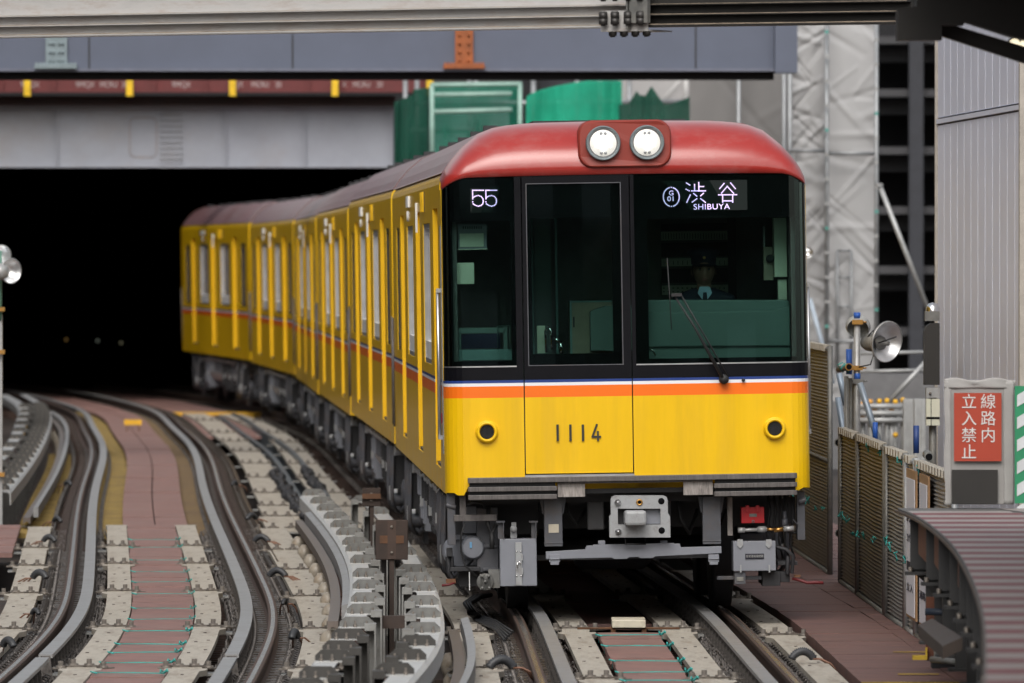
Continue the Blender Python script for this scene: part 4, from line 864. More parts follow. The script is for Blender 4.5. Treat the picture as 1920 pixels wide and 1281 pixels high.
# beige deck boards, each a thing of its own with its bolts
BOLT = MB(); BOLT.lathe([(0, .034), (.010, .034), (.010, .014), (.019, .014), (.019, .0)], (0, 0, 0), (0, 0, 1), 6); BOLT.box((-.028, -.028, 0), (.028, .028, .007)); BOLT = BOLT.mesh('bolt', M_BOLT)
def board(tr, D0, D1, o0, o1, z, label, group, bolts=True, taper=0.0, flare=.04, slots=True):
    slots = D0 < 70; flare = flare if D0 < 70 else .012
    m = MB(); c = tr.at(D0, (o0 + o1) / 2, z)
    L = D1 - D0 - .10
    def gx(D, o): return tr.at(D, o, 0)
    pts = []; n = 5; F_ = .38 if L > 2 else .2
    st = [(D0 + (L - F_) * i / n, 0) for i in range(n + 1)] + [(D0 + L - F_ * .55, flare), (D0 + L, flare)]
    lft = [gx(D, o0 - f_) for D, f_ in st]; rgt = [gx(D, o1 + f_) for D, f_ in st]
    N = len(st); V = [p + Vector((0, 0, z)) for p in lft + rgt] + [p + Vector((0, 0, z - .035)) for p in lft + rgt]
    fs = []
    for i in range(N - 1):
        fs += [(i, N + i, N + i + 1, i + 1), (2 * N + i, i, i + 1, 2 * N + i + 1), (N + i, 3 * N + i, 3 * N + i + 1, N + i + 1)]
    fs += [(2 * N, 3 * N, N, 0), (N - 1, 2 * N - 1, 4 * N - 1, 3 * N - 1)]
    m.add(V, fs, 0)
    if slots:
        for t, s_ in ((.35, .25), (.42, .78), (.62, .3), (.66, .72), (.86, .5)):
            p = gx(D0 + L * t, o0 + (o1 - o0) * s_) + Vector((0, 0, z)); m.box(p + Vector((-.010, -.035, .0)), p + Vector((.010, .035, .0025)), 1)
    me_off = Vector(c); me_off.z = z
    o = m.obj('deck_board', [M_BEIGE, M_RUST], off=me_off); tag(o, label, 'deck board', group)
    if bolts:
        nb = 4
        for i in range(nb):
            t = (-.22, .2, .74, 1.22)[i] if D0 < 85 else (.02, .3, .66, .98)[i]
            p = gx(D0 + .10, o0 + (o1 - o0) * t) - me_off; p.z = .001 if 0 < t < 1 else -.012; share(BOLT, 'bolt', o, p, (0, 0, .3 * i)).scale = (1.75, 1.75, 1.45)
        k = MB(); q0, q1 = gx(D0 - .06, o0 - .085) - me_off, gx(D0 - .06, o1 + .085) - me_off; q2, q3 = gx(D0 + .22, o1 + .085) - me_off, gx(D0 + .22, o0 - .085) - me_off
        V = [Vector((q.x, q.y, z_)) for z_ in (-.05, -.0375) for q in (q0, q1, q2, q3)]; k.add(V, [(0, 3, 2, 1), (4, 5, 6, 7), (0, 1, 5, 4), (1, 2, 6, 5), (2, 3, 7, 6), (3, 0, 4, 7)]); k.obj('cross_plate', M_BKG, o)
    return o
LJ = [48.5, 54.5, 60.5, 67.0, 73.0, 77.5, 83.8]
def row(tr, js, o0, o1, z, desc, group, **k):
    for i in range(len(js) - 1):
        a, b = (o0(js[i]), o1(js[i])) if callable(o0) else (o0, o1)
        board(tr, js[i], js[i + 1], a, b, z, '%s beige deck board %s' % (ORD[i], desc), group, **k)
row(TL, LJ, -.455, -.27, -.045, 'left of the pink strip in the left track', 'boards left of the left pink strip')
row(TL, LJ, .20, .385, -.045, 'right of the pink strip in the left track', 'boards right of the left pink strip')
row(TL, [54.5, 60.5, 67.0, 73.0, 77.5, 83.8], -1.20, -.985, -.06, 'outside the left rail of the left track', 'boards outside the left rail')
B1J = [44.6, 50, 54.7, 60.5, 66.3, 72.0, 76.9, 83.1, 86.9, 90.6, 95.6, 102.3, 109.3, 116.2, 122.6, 128.6, 138.4, 145]
row(TL, B1J, lambda D: .96 if D < 75 else (.96 + (D - 75) * .012 if D < 88 else 1.13), lambda D: 1.20 if D < 75 else (1.20 + (D - 75) * .022 if D < 88 else 1.48), -.06, 'in the long row right of the left track', 'boards between the two tracks, left row')
B2J = [48.5, 54.7, 60.0, 66.3, 72.5, 78.5, 84.5, 90.4, 95.6, 102.3, 109.2, 116.2, 122.1, 128.6, 137.5, 144.5]
row(TR, B2J, lambda D: -1.20 if D < 70 else max(-1.62, -1.20 - (D - 70) * .02), lambda D: -.98 if D < 70 else max(-1.27, -.98 - (D - 70) * .015), -.06, 'in the long row left of the train', 'boards between the two tracks, right row')
row(TR, [46.5, 53.0, 59.8], -.47, -.29, -.045, 'left of the roped planks before the train', 'boards left of the front planks')
row(TR, [46.5, 53.0, 59.8], .22, .40, -.045, 'right of the roped planks before the train', 'boards right of the front planks')
row(TR, [48.0, 59.5, 66.0, 72.0], .93, 1.12, -.06, 'between the right rail and the wide walkway', 'boards beside the wide walkway')
row(TR, [60.2, 66.3, 72.5], -.47, -.28, -.045, 'under the train, left of centre', 'boards under the train, left')
row(TR, [60.2, 66.3, 72.5], .22, .42, -.045, 'under the train, right of centre', 'boards under the train, right')

# dark channel between the two rows and its pink floor piece
m = MB(); mid = lambda D: 1.50; 
sweep(m, TL, 93, 143, [(1.56, -.40), (1.62, -.40), (1.62, -.06), (1.56, -.06)], step=2.0); sweep(m, TL, 93, 143, [(1.84, -.40), (1.90, -.40), (1.90, -.02), (1.84, -.02)], step=2.0); sweep(m, TL, 93, 143, rect(1.62, 1.84, -.38, -.34), step=2.0)
tag(m.obj('cable_trough', mat('grey_trough_steel', (.075, .085, .095), rough=.55, var=.15)), 'dark grey curved steel trough between the two far board rows', 'trough')
walkway(TL, 84, 92.8, 1.50, 1.86, -.10, 1.6)
walkway(TL, 56, 83.8, 1.30, 1.52, -.22, 1.6)
m = MB(); sweep(m, TL, 74, 150, [(.93, -.30), (1.03, -.30), (1.03, -.09), (.98, -.05)], step=2.0); tag(m.obj('kerb_plate', mat('brown_side_plate', (.10, .075, .055), rough=.7, var=.3)), 'long brown steel side plate right of the left track', 'side plate')
m = MB(); p = TL.at(145.3, 1.0, -.07); m.box((p.x, 145.1, -.16), (p.x + 1.45, 145.5, -.05)); tag(m.obj('edge_board', M_YPLATE), 'yellow edge board across the far end of the beige rows', 'edge board')
# black rubble bags piled between the boards
def pile(name, pts, r, label):
    m = MB(); rnd = random.Random(len(pts))
    for a, b in zip(pts, pts[1:]):
        n = max(2, int((Vector(b) - Vector(a)).length / .17))
        for i in range(n):
            p = Vector(a).lerp(Vector(b), i / n) + Vector((rnd.uniform(-.04, .04), rnd.uniform(-.05, .05), rnd.uniform(0, .05)))
            rr = r * rnd.uniform(.7, 1.2); ax = Vector((rnd.uniform(-1, 1), rnd.uniform(-1, 1), rnd.uniform(-1, 1)))
            s0 = len(m.v); m.lathe([(0, -1), (.5, -.85), (.95, -.3), (.8, .3), (.5, .9), (0, 1)], (0, 0, 0), (0, 0, 1), 7); m.xf(Matrix.Translation(p) @ Matrix.Rotation(rnd.uniform(0, 3), 4, ax) @ Matrix.Diagonal((rr, rr, rr * .8, 1)), s0)
    return tag(m.obj(name, M_DK), label, 'clamps', kind='stuff')
G = lambda x, y, z=0.0: W(x, y, (CAMZ - z) * F / (y - HZ))
pile('clamp_row', [G(513, 888, -.05), G(536, 925, -.05), G(560, 958, -.05), G(578, 975, -.05)], .05, 'row of black clamps along the left edge of the pink strip')
pile('clamp_row', [G(572, 886, -.05), G(590, 912, -.05), G(603, 926, -.05)], .05, 'shorter row of black clamps ending at the grey barrier')

# ------------------------------------------------------------------ rails with their fasteners
def fastener():
    m = MB(); m.box((-.205, -.04, -.168), (.205, .04, -.155))
    for s in (-1, 1):
        m.box((s * .06, -.045, -.165), (s * .20, .045, -.145)); m.box((s * .068, -.03, -.145), (s * .10, .03, -.118), 1)
        m.lathe([(0, .05), (.016, .05), (.016, .0)], (s * .125, 0, -.145), (0, 0, 1), 6, 1)
        m.tube([(s * .17, -.035, -.14), (s * .195, -.01, -.10), (s * .165, .02, -.09), (s * .13, .035, -.12)], .007, 5, 1)
        for k in (.225, .262): m.lathe([(0, .045), (.012, .045), (.012, .0)], (s * k, .04 * (1 if k < .24 else -1), -.165), (0, 0, 1), 6, 1)
    return m.mesh('rail_fastener', [M_RUST, M_CLIP])
FAST = fastener()
def rail(tr, off, D0, D1, label, Dn0, pitch=.29, n=96):
    o = off; pr = [(o - .0325, -.030), (o - .0325, -.004), (o - .026, 0), (o + .026, 0), (o + .0325, -.004), (o + .0325, -.030), (o + .009, -.042), (o + .009, -.125), (o + .062, -.138), (o + .062, -.148), (o - .062, -.148), (o - .062, -.138), (o - .009, -.125), (o - .009, -.042)]
    root = empty('rail', tr.at(D0, off, -.148), label, 'rail', 'running rails'); L0 = Vector(root.location)
    m = MB(); sweep(m, tr, D0, D1, pr, step=.7); ob = m.obj('rail_web', M_RAIL, root, off=L0)
    m = MB(); sweep(m, tr, D0, D1, [(o - .016, -.002), (o - .014, .0015), (o + .014, .0015), (o + .016, -.002)], step=.7); m.obj('rail_head', M_RAILT, root, off=L0)
    for i in range(n):
        D = Dn0 + i * pitch; share(FAST, 'fastener', root, tr.at(D, off, 0) - L0, (0, 0, tr.ang(D)))
    m = MB(); D = Dn0 + n * pitch
    while D < D1:
        for s in (-1, 1):
            p = tr.at(D, off + s * .12, -.15); m.box(p + Vector((-.04, -.05, 0)), p + Vector((.04, .05, .05)), 0); p = tr.at(D, off + s * .23, -.16); m.box(p + Vector((-.02, -.03, 0)), p + Vector((.02, .03, .05)), 1)
        D += .32 if D < 110 else .6
    fo = m.obj('far_fasteners', [M_RUST, M_CLIP], root, off=L0); fo['kind'] = 'stuff'
    return root
rail(TL, -.7505, 42, 178, 'left running rail of the empty left track', 50.5)
rail(TL, .7505, 42, 178, 'right running rail of the empty left track', 50.5)
rail(TR, -.7505, 42, 175, 'left running rail that the train stands on', 48.0)
rail(TR, .7505, 42, 175, 'right running rail that the train stands on', 48.0)
GBR = MB(); GBR.prism([(-.05, -.16), (.05, -.16), (.03, .015), (-.03, .015)], -.012, .012); GBR.box((-.07, -.05, -.17), (.07, .05, -.15)); GBR.lathe([(0, .035), (.014, .035), (.014, 0)], (-.09, 0, -.17), (0, 0, 1), 6); GBR.lathe([(0, .035), (.014, .035), (.014, 0)], (.1, .02, -.17), (0, 0, 1), 6); GBR = GBR.mesh('guard_bracket', M_CLIP)
def guard(tr, off, D0, D1, label, n=60, cut=None, wd=.043):
    root = empty('guard_rail', tr.at(D0, off, -.15), label, 'guard rail', 'guard rails'); L0 = Vector(root.location)
    segs = [(D0, cut - .02), (cut + .02, D1)] if cut else [(D0, D1)]
    for a, b in segs:
        m = MB(); sweep(m, tr, a, b, [(off - wd, .0), (off - wd, .024), (off + wd, .024), (off + wd, .0)], step=.7); m.obj('guard_plate', M_GUARD, root, off=L0)
    for i in range(n):
        D = max(D0, 48.0) + i * .5; share(GBR, 'bracket', root, tr.at(D, off, 0) - L0, (0, 0, tr.ang(D)))
    return root
guard(TL, -.60, 54.8, 165, 'grey guard rail inside the left rail of the left track', cut=84.4)
guard(TL, .565, 54.8, 165, 'grey guard rail inside the right rail of the left track', cut=84.4)
guard(TL, -.60, 42, 54.4, 'short front guard rail piece at the lower left edge', n=12); guard(TL, .565, 42, 54.4, 'short front guard rail piece at the bottom between left track boards', n=12)
guard(TR, -.60, 42, 100, 'grey guard rail beside the left rail in front of the train', n=40); guard(TR, .575, 42, 100, 'grey guard rail beside the right rail in front of the train', n=40)
# rows of studs beside the rails (as seen along both guard rails)
m = MB(); rnd = random.Random(5)
def stud_rows(tr, cols, D0, D1, pitch):
    for c_i, o_ in enumerate(cols):
        D = D0 + (c_i % 2) * pitch / 2
        while D < D1:
            p = tr.at(D, o_ + rnd.uniform(-.005, .005), -.165); r_ = rnd.uniform(.011, .016); h_ = rnd.uniform(.045, .075)
            m.lathe([(0, h_), (r_ * .6, h_), (r_ * .6, h_ * .55), (r_, h_ * .55), (r_, 0)], p, (0, 0, 1), 6)
            if rnd.random() < .4: m.tube([p + Vector((0, 0, .03)), p + Vector((.022, -.03, .075)), p + Vector((.045, 0, .03))], .006, 4)
            D += pitch
def ribs(tr, o0, o1, D0, D1, pitch, z):
    D = D0
    while D < D1:
        a, b = tr.at(D, o0, z), tr.at(D, o1, z); t = Vector((0, pitch * .36, 0)); dz = Vector((0, 0, .04)); m.add([a, b, b + t, a + t, a - dz, b - dz], [(0, 1, 2, 3), (4, 5, 1, 0)], 1); D += pitch
for tr, lst in ((TL, ((-.54, -.50), (.44, .48, .51), (.86, .90), (-.95, -.91, -.87))), (TR, ((-.54, -.50), (.45, .49), (.85, .89), (-.95, -.91, -.86)))):
    for cols in lst: stud_rows(tr, cols, 47.5, 84, .30)
    for o0_, o1_ in ((-.86, -.79), (-.71, -.65), (.62, .71), (.79, .85)): ribs(tr, o0_, o1_, 47.5, 120, .36, -.115)
tag(m.obj('track_studs', [M_CLIP, mat('rib_steel', (.075, .06, .05), rough=.5, metal=.3, var=.4, scale=20)]), 'rows of small steel studs and clips packed beside the rails', 'studs', kind='stuff')

# hoses with copper cables between rail and boards
def hose(x, y, ang, big, label):
    p = G(x, y, -.06); root = empty('cable_hose', p, label, 'cable hose', 'cable hoses beside the rails', (0, 0, ang))
    m = MB(); L = .13 * big; pts = [Vector((-L / 2 + L * t, 0, .03 + .045 * big * math.sin(t * math.pi) ** .7)) for t in [i / 30 for i in range(31)]]
    m.tube(pts, .03, 12, rs=[(.026 if i % 2 else .019) * big for i in range(31)]); m.obj('hose', M_HOSE, root)
    for s in (1,):
        for k in range(3):
            c = MB(); y0 = (k - 1) * .02; c.tube([(s * L * .45, y0, .03), (s * (L * .8), y0 * 2, .03), (s * (L * 1.2), y0 * 3.0, .0), (s * (L * 1.5), y0 * 3.5, -.06)], .0065, 6); c.obj('copper_cable', M_COPPER, root)
    return root
HZS = [(92, 1022, 2.6, 1.0, 'left of the left rail by the far boards'), (74, 1092, 2.5, 1.1, 'larger one, lower left'), (107, 985, 2.3, .9, 'left of the left rail where the boards end'), (127, 915, 2.3, .9, 'beside the yellow grating'), (15, 1222, 2.2, 1.0, 'at the lower left corner'), (66, 1160, 2.2, .7, 'smallest one low on the left'),
       (472, 980, .8, 1.0, 'by the long brown plate'), (490, 1022, -.3, 1.05, 'upper of three right of the left track'), (520, 1088, -.4, 1.1, 'middle of three right of the left track'), (552, 1206, 1.3, 1.0, 'foremost one right of the left track'), (440, 915, 1.0, .8, 'farthest one right of the left track'), (533, 1141, 1.3, .6, 'small dark one right of the left track'),
       (1505, 1245, .2, 1.1, 'on the board right of the train track'), (940, 1262, .3, 1.2, 'left of the front left rail at the bottom'), (1320, 1072, -.9, .9, 'seen under the train beside its right wheel')]
for x, y, a, b, t in HZS: hose(x, y, a, b, 'grey corrugated hose with copper ends, ' + t)
m = MB()
for k in range(3): m.tube([G(905 + 4 * k, 1168, -.12), G(880 + 5 * k, 1150, .0), G(872 + 5 * k, 1132, .05), G(888 + 6 * k, 1120, .08), G(920, 1116, .0)], .018, 8)
for k in range(5): m.tube([G(890, 1150 + 3 * k, -.05), G(930, 1165 + 4 * k, -.02), G(962 - 4 * k, 1185 + 4 * k, -.08)], .010, 6)
tag(m.obj('cable_bundle', M_RUB), 'bundle of black cables looping beside the rail under the train nose', 'cables')
# small objects on the track
m = MB(); p = G(1179, 1180, -.03); m.box((p.x - .115, p.y - .05, -.02), (p.x + .115, p.y + .42, .035)); o = m.obj('track_beacon', mat('beacon_cream', (.58, .53, .42), rough=.5, var=.1, dirt=(.3, .24, .16), dirt_amt=.6, dscale=9), bevel=.006); tag(o, 'cream box lying across the track centre in front of the train', 'track box')
m = MB(); m.box((p.x - .12, p.y - .02, -.06), (p.x - .09, p.y + .3, -.021)); m.box((p.x + .09, p.y - .02, -.06), (p.x + .12, p.y + .3, -.021)); m.tube([(p.x - .35, p.y + .1, -.03), (p.x, p.y + .15, -.03), (p.x + .35, p.y + .1, -.03)], .008, 6); m.obj('mounting_bracket', M_RUSTO, o)
m = MB(); p = G(249, 806, -.05); m.prism([(p.x - .13, .02), (p.x + .13, .02), (p.x + .13, .10), (p.x - .13, .10)], p.y, p.y + .012); o = m.obj('marker_plate', M_YPLATE); tag(o, 'small yellow plate standing on the pink walkway of the left track', 'marker plate')
m = MB(); m.box((p.x - .1, p.y + .013, -.07), (p.x - .08, p.y + .03, .09)); m.box((p.x + .08, p.y + .013, -.07), (p.x + .1, p.y + .03, .09)); m.obj('bracket', M_RUSTO, o)
def rope(tr, D, o0, o1, z, label, grp, sl=.0):
    m = MB(); q_ = 1.0 if D < 60 else .55; a = tr.at(D, o0 - .01, z + .012); b = tr.at(D + sl, o1 + .01, z + .012)
    m.tube([a - Vector((0, 0, .05)), a, a.lerp(b, .5) + Vector((0, .02, .002)), b, b - Vector((0, 0, .05))], .0034 * q_, 5); m.tube([a + Vector((0, .05, 0)), a.lerp(b, .5) + Vector((0, -.01, .002)), b + Vector((0, .04, 0))], .0028 * q_, 5)
    k = [b + Vector((math.cos(t) * .022, math.sin(t * 1.7) * .07, .012 + .012 * math.sin(t * 2.3))) for t in [i * .7 for i in range(10)]]; m.tube(k, .005 * q_, 5); m.tube([a, a + Vector((-.02, -.06, .01)), a + Vector((.02, -.09, 0))], .005, 5)
    tag(m.obj('rope', M_TEAL), label, 'rope', grp)
for i, D in enumerate([53.6, 54.9, 56.3, 57.6, 59.6, 61.5, 63.5, 66.2, 68.6, 70.9, 73.6, 76.8, 79.0]): rope(TL, D, -.235, .175, -.046, '%s teal rope tied across the pink planks of the left track' % ORD[i], 'ropes on the left track planks', .1 * (i % 3 - 1))
for i, D in enumerate([51.2, 52.6, 53.6, 55.2, 57.3, 58.9]): rope(TR, D, -.24, .17, -.046, '%s teal rope tied across the planks before the train' % ORD[i], 'ropes on the planks before the train', .1 * (i % 3 - 1))

# ------------------------------------------------------------------ third rail barriers
def bracket_mesh(dark):
    m = MB(); W_ = .105
    m.prism([(-W_, .0), (W_, .0), (W_, .035), (W_ - .035, .068), (-W_ + .035, .068), (-W_, .035)], -.006, .006, 0)
    m.box((-W_, -.10, .0005), (W_, -.006, .006), 2)  # foot paler than its plate, light on flat tops set by colour
    for x in (-.07, -.01, .06): m.lathe([(0, .045), (.007, .045), (.007, .022), (.013, .022), (.013, .004)], (x, -.07, 0), (0, 0, 1), 6, 1)
    return m.mesh('bracket', [mat('dark_bracket_steel', (.06, .057, .053), rough=.5, metal=.3, var=.25) if dark else M_GALVD, M_BOLT, M_BEAM])
BK0, BK1 = bracket_mesh(False), bracket_mesh(True)
def barrier(name, label, bl, brr, zt_, ls, rs_):
    D0, D1 = bl.x[0], bl.x[-1]; root = empty(name, (bl(D0), D0, -.4), label, 'barrier'); L0 = Vector(root.location)
    for nm, sp, s in (('left_beam', bl, 1), ('right_beam', brr, -1)):
        if sp is None: continue
        m = MB()
        # an inverted channel: outer lip, chamfer, flat top
        sweep(m, sp, max(D0, sp.x[0]), min(D1, sp.x[-1]), [(0, zt_ - .13), (0, zt_ - .02), (s * .025, zt_), (s * .15, zt_), (s * .15, zt_ - .012), (s * .03, zt_ - .012), (s * .012, zt_ - .03), (s * .012, zt_ - .13)], step=.6); m.obj('beam', M_BEAM if D0 < 60 else M_GALV, root, off=L0)
    for k, (D, side_) in enumerate(ls):
        sp = bl if side_ < 0 else brr; off = .125 if side_ < 0 else -.125; me = BK1 if (D < 52 or D > 84.5) else BK0
        b = share(me, 'bracket', root, sp.at(D, off, zt_) - L0, (0, 0, sp.ang(D) + .05 * math.sin(k * 2.1)))
        m = MB(); p = sp.at(D, off - side_ * .085, 0) - L0
        m.box((p.x - .03, p.y - .004, .0), (p.x + .03, p.y + .010, zt_ - .013 - L0.z)); m.box((p.x - .03 * side_ - .005, p.y - .16, .05), (p.x - .03 * side_ + .005, p.y - .005, zt_ - .013 - L0.z)); m.box((p.x - .035, p.y - .16, zt_ - .012 - L0.z), (p.x + .035, p.y + .015, zt_ - L0.z + .03)); m.obj('upright', M_BKG if 52 < D < 84.5 else MATS['dark_bracket_steel'], root)
    return root
BL = Spline([(45, -1.22), (47.3, -1.15), (50.5, -1.10), (53.7, -1.07), (56.8, -1.07), (59.9, -1.11), (63.3, -1.18), (69.4, -1.38), (76.1, -1.67), (83.3, -2.02)])
BR = Spline([(45, -.58), (46.9, -.52), (49.8, -.44), (52.2, -.41), (55.3, -.43), (60.2, -.52), (64.4, -.64), (69.4, -.80), (76.5, -1.04), (82.0, -1.30)])
lsd = [83, 80.3, 78, 75.6, 73.2, 71.1, 68.7, 67.2, 64.6, 61.8, 59.6, 57.3, 55.4, 53.4, 51.7, 50.1, 48.9, 46.9, 45.6]
rsd = [80.8, 77, 73.0, 66.4, 62.6, 61.0, 59.2, 56.8, 54.8, 52.6, 50.8, 49.0, 47.3]
barrier('third_rail_barrier', 'pale grey steel barrier of two beams with bracket plates between the tracks', BL, BR, .25, [(D, -1) for D in lsd] + [(D, 1) for D in rsd], None)
BL2 = Spline([(84.6, -5.30), (96, -5.75), (110, -6.32), (121, -6.86), (133.5, -7.55), (145, -8.5)]); BR2 = Spline([(84.6, -4.84), (96.3, -5.27), (110, -5.84), (121, -6.36), (133.5, -7.08), (145, -8.0)])
barrier('third_rail_barrier', 'weathered grey barrier with close bracket plates at the left edge', BL2, BR2, .25, [(85 + i * 2.3, 1) for i in range(22)] + [(86 + i * 4.6, -1) for i in range(11)], None)
def third(sp, off, D0, D1, z, label, ins):
    root = empty('third_rail', sp.at(D0, off, z), label, 'third rail', 'third rails'); L0 = Vector(root.location)
    m = MB(); sweep(m, sp, D0, D1, [(off - .035, z - .07), (off - .035, z), (off + .035, z), (off + .035, z - .07), (off + .01, z - .04), (off - .01, z - .04)], step=.6); m.obj('conductor_rail', mat('third_rail_steel', (.14, .115, .10), rough=.5, metal=.2), root, off=L0)
    m = MB(); sweep(m, sp, D0 + .8, D1, [(off + .05, z - .02), (off + .05, z + .07), (off + .10, z + .085), (off + .10, z - .02)], step=.6); m.obj('protective_board', M_GUARD, root, off=L0)
    for D in ins:
        m = MB(); p = sp.at(D, off - .03, z - .18) - L0; m.lathe([(0, -.10), (.045, -.09), (.06, -.04), (.068, -.005), (.066, .03), (.05, .055), (.035, .075), (.0, .08)], p, (0, 0, 1), 16); i_ = m.obj('insulator', M_CER, root)
        m = MB(); m.box((p.x - .1, p.y - .06, p.z - .16), (p.x + .1, p.y + .06, p.z - .10)); m.obj('insulator_base', M_RUST, i_)
    return root
third(BL, -.10, 57.5, 79.5, .12, 'curved third rail on cream insulators left of the grey barrier', [78.3, 76.0, 73.6, 71.4, 69.2, 67.2, 65.2, 63.0, 60.8, 58.6])
third(BR, .09, 46, 58.6, .02, 'third rail on cream insulators right of the grey barrier front', [57.4, 54.8, 52.2, 49.8, 47.6])
third(BR2, .14, 85.2, 140, -.02, 'third rail on insulators along the left edge barrier', [86 + i * 1.9 for i in range(26)])
# rusty square signs on posts standing in the barrier
def square_sign(x0, y0, x1, y1, D, label, post_x, cross):
    a, b = W(x0, y1, D), W(x1, y0, D); root = empty('marker_sign', (a.x, D, -.3), label, 'marker sign', 'rusty square signs'); L0 = Vector(root.location)
    m = MB(); m.box((a.x, D, a.z), (b.x, D + .012, b.z)); m.obj('plate', M_RUST, root, off=L0, bevel=.006)
    cx = (a.x + b.x) / 2; cz = (a.z + b.z) / 2; px = W(post_x, 0, D).x
    m = MB()
    if cross: m.box((a.x + .03, D - .004, cz - .025), (b.x - .03, D - .0005, cz + .03), 0); m.box((cx - .03, D - .0045, a.z + .005), (cx + .03, D - .001, b.z - .005), 1)
    else: m.box((a.x, D - .03, cz - .012), (b.x, D - .001, cz + .03), 0)
    m.obj('stripe', [M_RUSTO, mat('brown_stripe', (.065, .04, .03), rough=.7)], root, off=L0)
    m = MB(); m.box((px - .022, D + .013, -.3), (px + .022, D + .03, cz)); m.box((px - .022, D + .013, -.3), (px - .012, D + .06, cz)); m.obj('post', M_RUST, root, off=L0)
    m = MB()
    for zz in (a.z + .05, b.z - .05): m.lathe([(0, -.012), (.010, -.010), (.012, 0)], (cx, D - .004, zz), (0, 1, 0), 8)
    m.obj('bolt', M_BOLT, root, off=L0)
square_sign(704, 975, 765, 1050, 62.0, 'large rusty square sign with a brown stripe in the barrier', 733, True)
square_sign(679, 915, 714, 950, 73.0, 'smaller rusty square sign on a post behind the large one', 696, False)
m = MB(); m.box((BR(55.5) - .55, 55.4, .16), (BR(55.5) - .02, 55.5, .24)); tag(m.obj('foot_bar', M_RUST), 'rusty angle bar across the barrier below the large square sign', 'angle bar')

# ------------------------------------------------------------------ overhead steelwork and the dark portal
M_GIRD = mat('pale_girder_paint', (.30, .315, .36), rough=.55, var=.08, scale=2, dirt=(.26, .21, .16), dirt_amt=.35, dscale=.9)
M_NAVY = mat('slate_girder_paint', (.095, .11, .155), rough=.5, var=.07, scale=2)
M_TOPB = mat('weathered_white_beam', (.46, .45, .44), rough=.55, var=.12, scale=5, dirt=(.20, .11, .06), dirt_amt=.5, stretch=(.5, 1, 3), dscale=5)
M_OX = mat('oxide_red_paint', (.12, .022, .022), rough=.6, var=.15)
M_CAN = mat('black_or_shaded_paint', (.020, .018, .016), rough=.5, var=.15)  # black paint, also canopy shade coloured into the right beam and frame
M_VOID = mat('shade_black_lining', (.010, .010, .012), rough=.9)  # near-black puts the shade of unlit interiors into the colour
# plate girder over the portal
a = W(-200, 311, 150); b = W(738, 311, 150); zt0 = W(0, 205, 150).z
g = empty('plate_girder', (a.x, 150, a.z), 'pale grey plate girder with a riveted patch above the dark portal', 'girder'); g0 = Vector(g.location)
m = MB(); m.box((a.x, 150.12, a.z), (b.x, 150.16, zt0)); m.obj('web', M_GIRD, g, off=g0)
m = MB(); m.box((a.x, 150.0, zt0), (b.x, 150.4, zt0 + .04)); m.box((a.x, 150.03, a.z - .03), (b.x, 150.4, a.z)); m.obj('flange', M_GIRD, g, off=g0)
for x in (-95, 107, 423, 571, 734):
    p = W(x, 300, 150); m = MB(); m.box((p.x - .012, 150.02, a.z + .001), (p.x + .012, 150.119, zt0 - .001)); m.obj('stiffener', M_GIRD, g, off=g0)
m = MB(); p = W(321, 258, 150); m.box((p.x - .20, 150.10, a.z + .04), (p.x + .20, 150.119, zt0 - .03)); pa = m.obj('splice_plate', M_GIRD, g, off=g0)
m = MB()
for i in range(6):
    for j in range(9): m.lathe([(0, -.03), (.018, -.03), (.02, 0)], (p.x - .165 + i * .066, 150.10, a.z + .11 + j * .095), (0, 1, 0), 6)
o = m.obj('rivets', M_GALVD, pa, off=g0)
m = MB()
for q in [rrect(W(268, 258, 150).x, (a.z + zt0) / 2, .23, .34, .1)]:
    for i in range(len(q)):
        (x0_, z0_), (x1_, z1_) = q[i], q[(i + 1) % len(q)]
        if math.hypot(x1_ - x0_, z1_ - z0_) > 1e-4: stroke(m, (x0_, z0_), (x1_, z1_), 150.112, .012, .0075)
m.obj('weld_seam', mat('rust_stain', (.24, .17, .11), rough=.8), g, off=g0)
# rusty beam above it, red beam with stencilled marks and yellow straps
zb, zc_ = W(0, 199, 150).z, W(0, 180, 150).z
m = MB(); m.box((-10, 149.75, zb), (-2.0, 150.3, zb + .02)); m.box((-10, 149.90, zb + .02), (-2.0, 150.0, zc_ - .02)); m.box((-10, 149.75, zc_ - .02), (-2.0, 150.3, zc_)); o = tag(m.obj('rusty_beam', mat('dark_red_rust', (.035, .014, .012), rough=.7, var=.4, scale=3)), 'dark rust brown beam lying directly on the pale plate girder', 'beam')
zr0, zr1 = W(0, 172, 149.3).z, W(0, 146, 149.3).z
g = empty('red_beam', (-9.5, 149.3, zr0), 'oxide red beam with white stencilled lettering behind yellow straps', 'beam'); g0 = Vector(g.location)
m = MB(); m.box((-9.5, 149.4, zr0), (W(808, 0, 149.3).x, 149.5, zr1 + .3)); m.box((-9.5, 149.3, zr0 - .01), (W(808, 0, 149.3).x, 149.6, zr0 - .0005)); m.obj('beam', M_OX, g, off=g0)
m = MB()
for x in (4, 102, 290, 386, 578, 640, 790): p = W(x, 0, 149.3); m.box((p.x - .03, 149.32, zr0), (p.x + .02, 149.399, zr1 + .2))
m.obj('stiffener', M_OX, g, off=g0)
m = MB()
for x, t in ((56, '9MCJX'), (160, '9MCJX'), (204, 'MCRU'), (234, '20'), (340, '9MCJX'), (450, 'JX'), (488, 'MCRU'), (522, '20'), (644, 'JX'), (678, 'MCRU'), (712, '20')): p = W(x, 159, 149.39); put_text(m, t, .135, (p.x, 149.395, p.z), wx=.8)
m.obj('lettering', mat('stencil_white', (.42, .36, .36), rough=.7), g, off=g0)
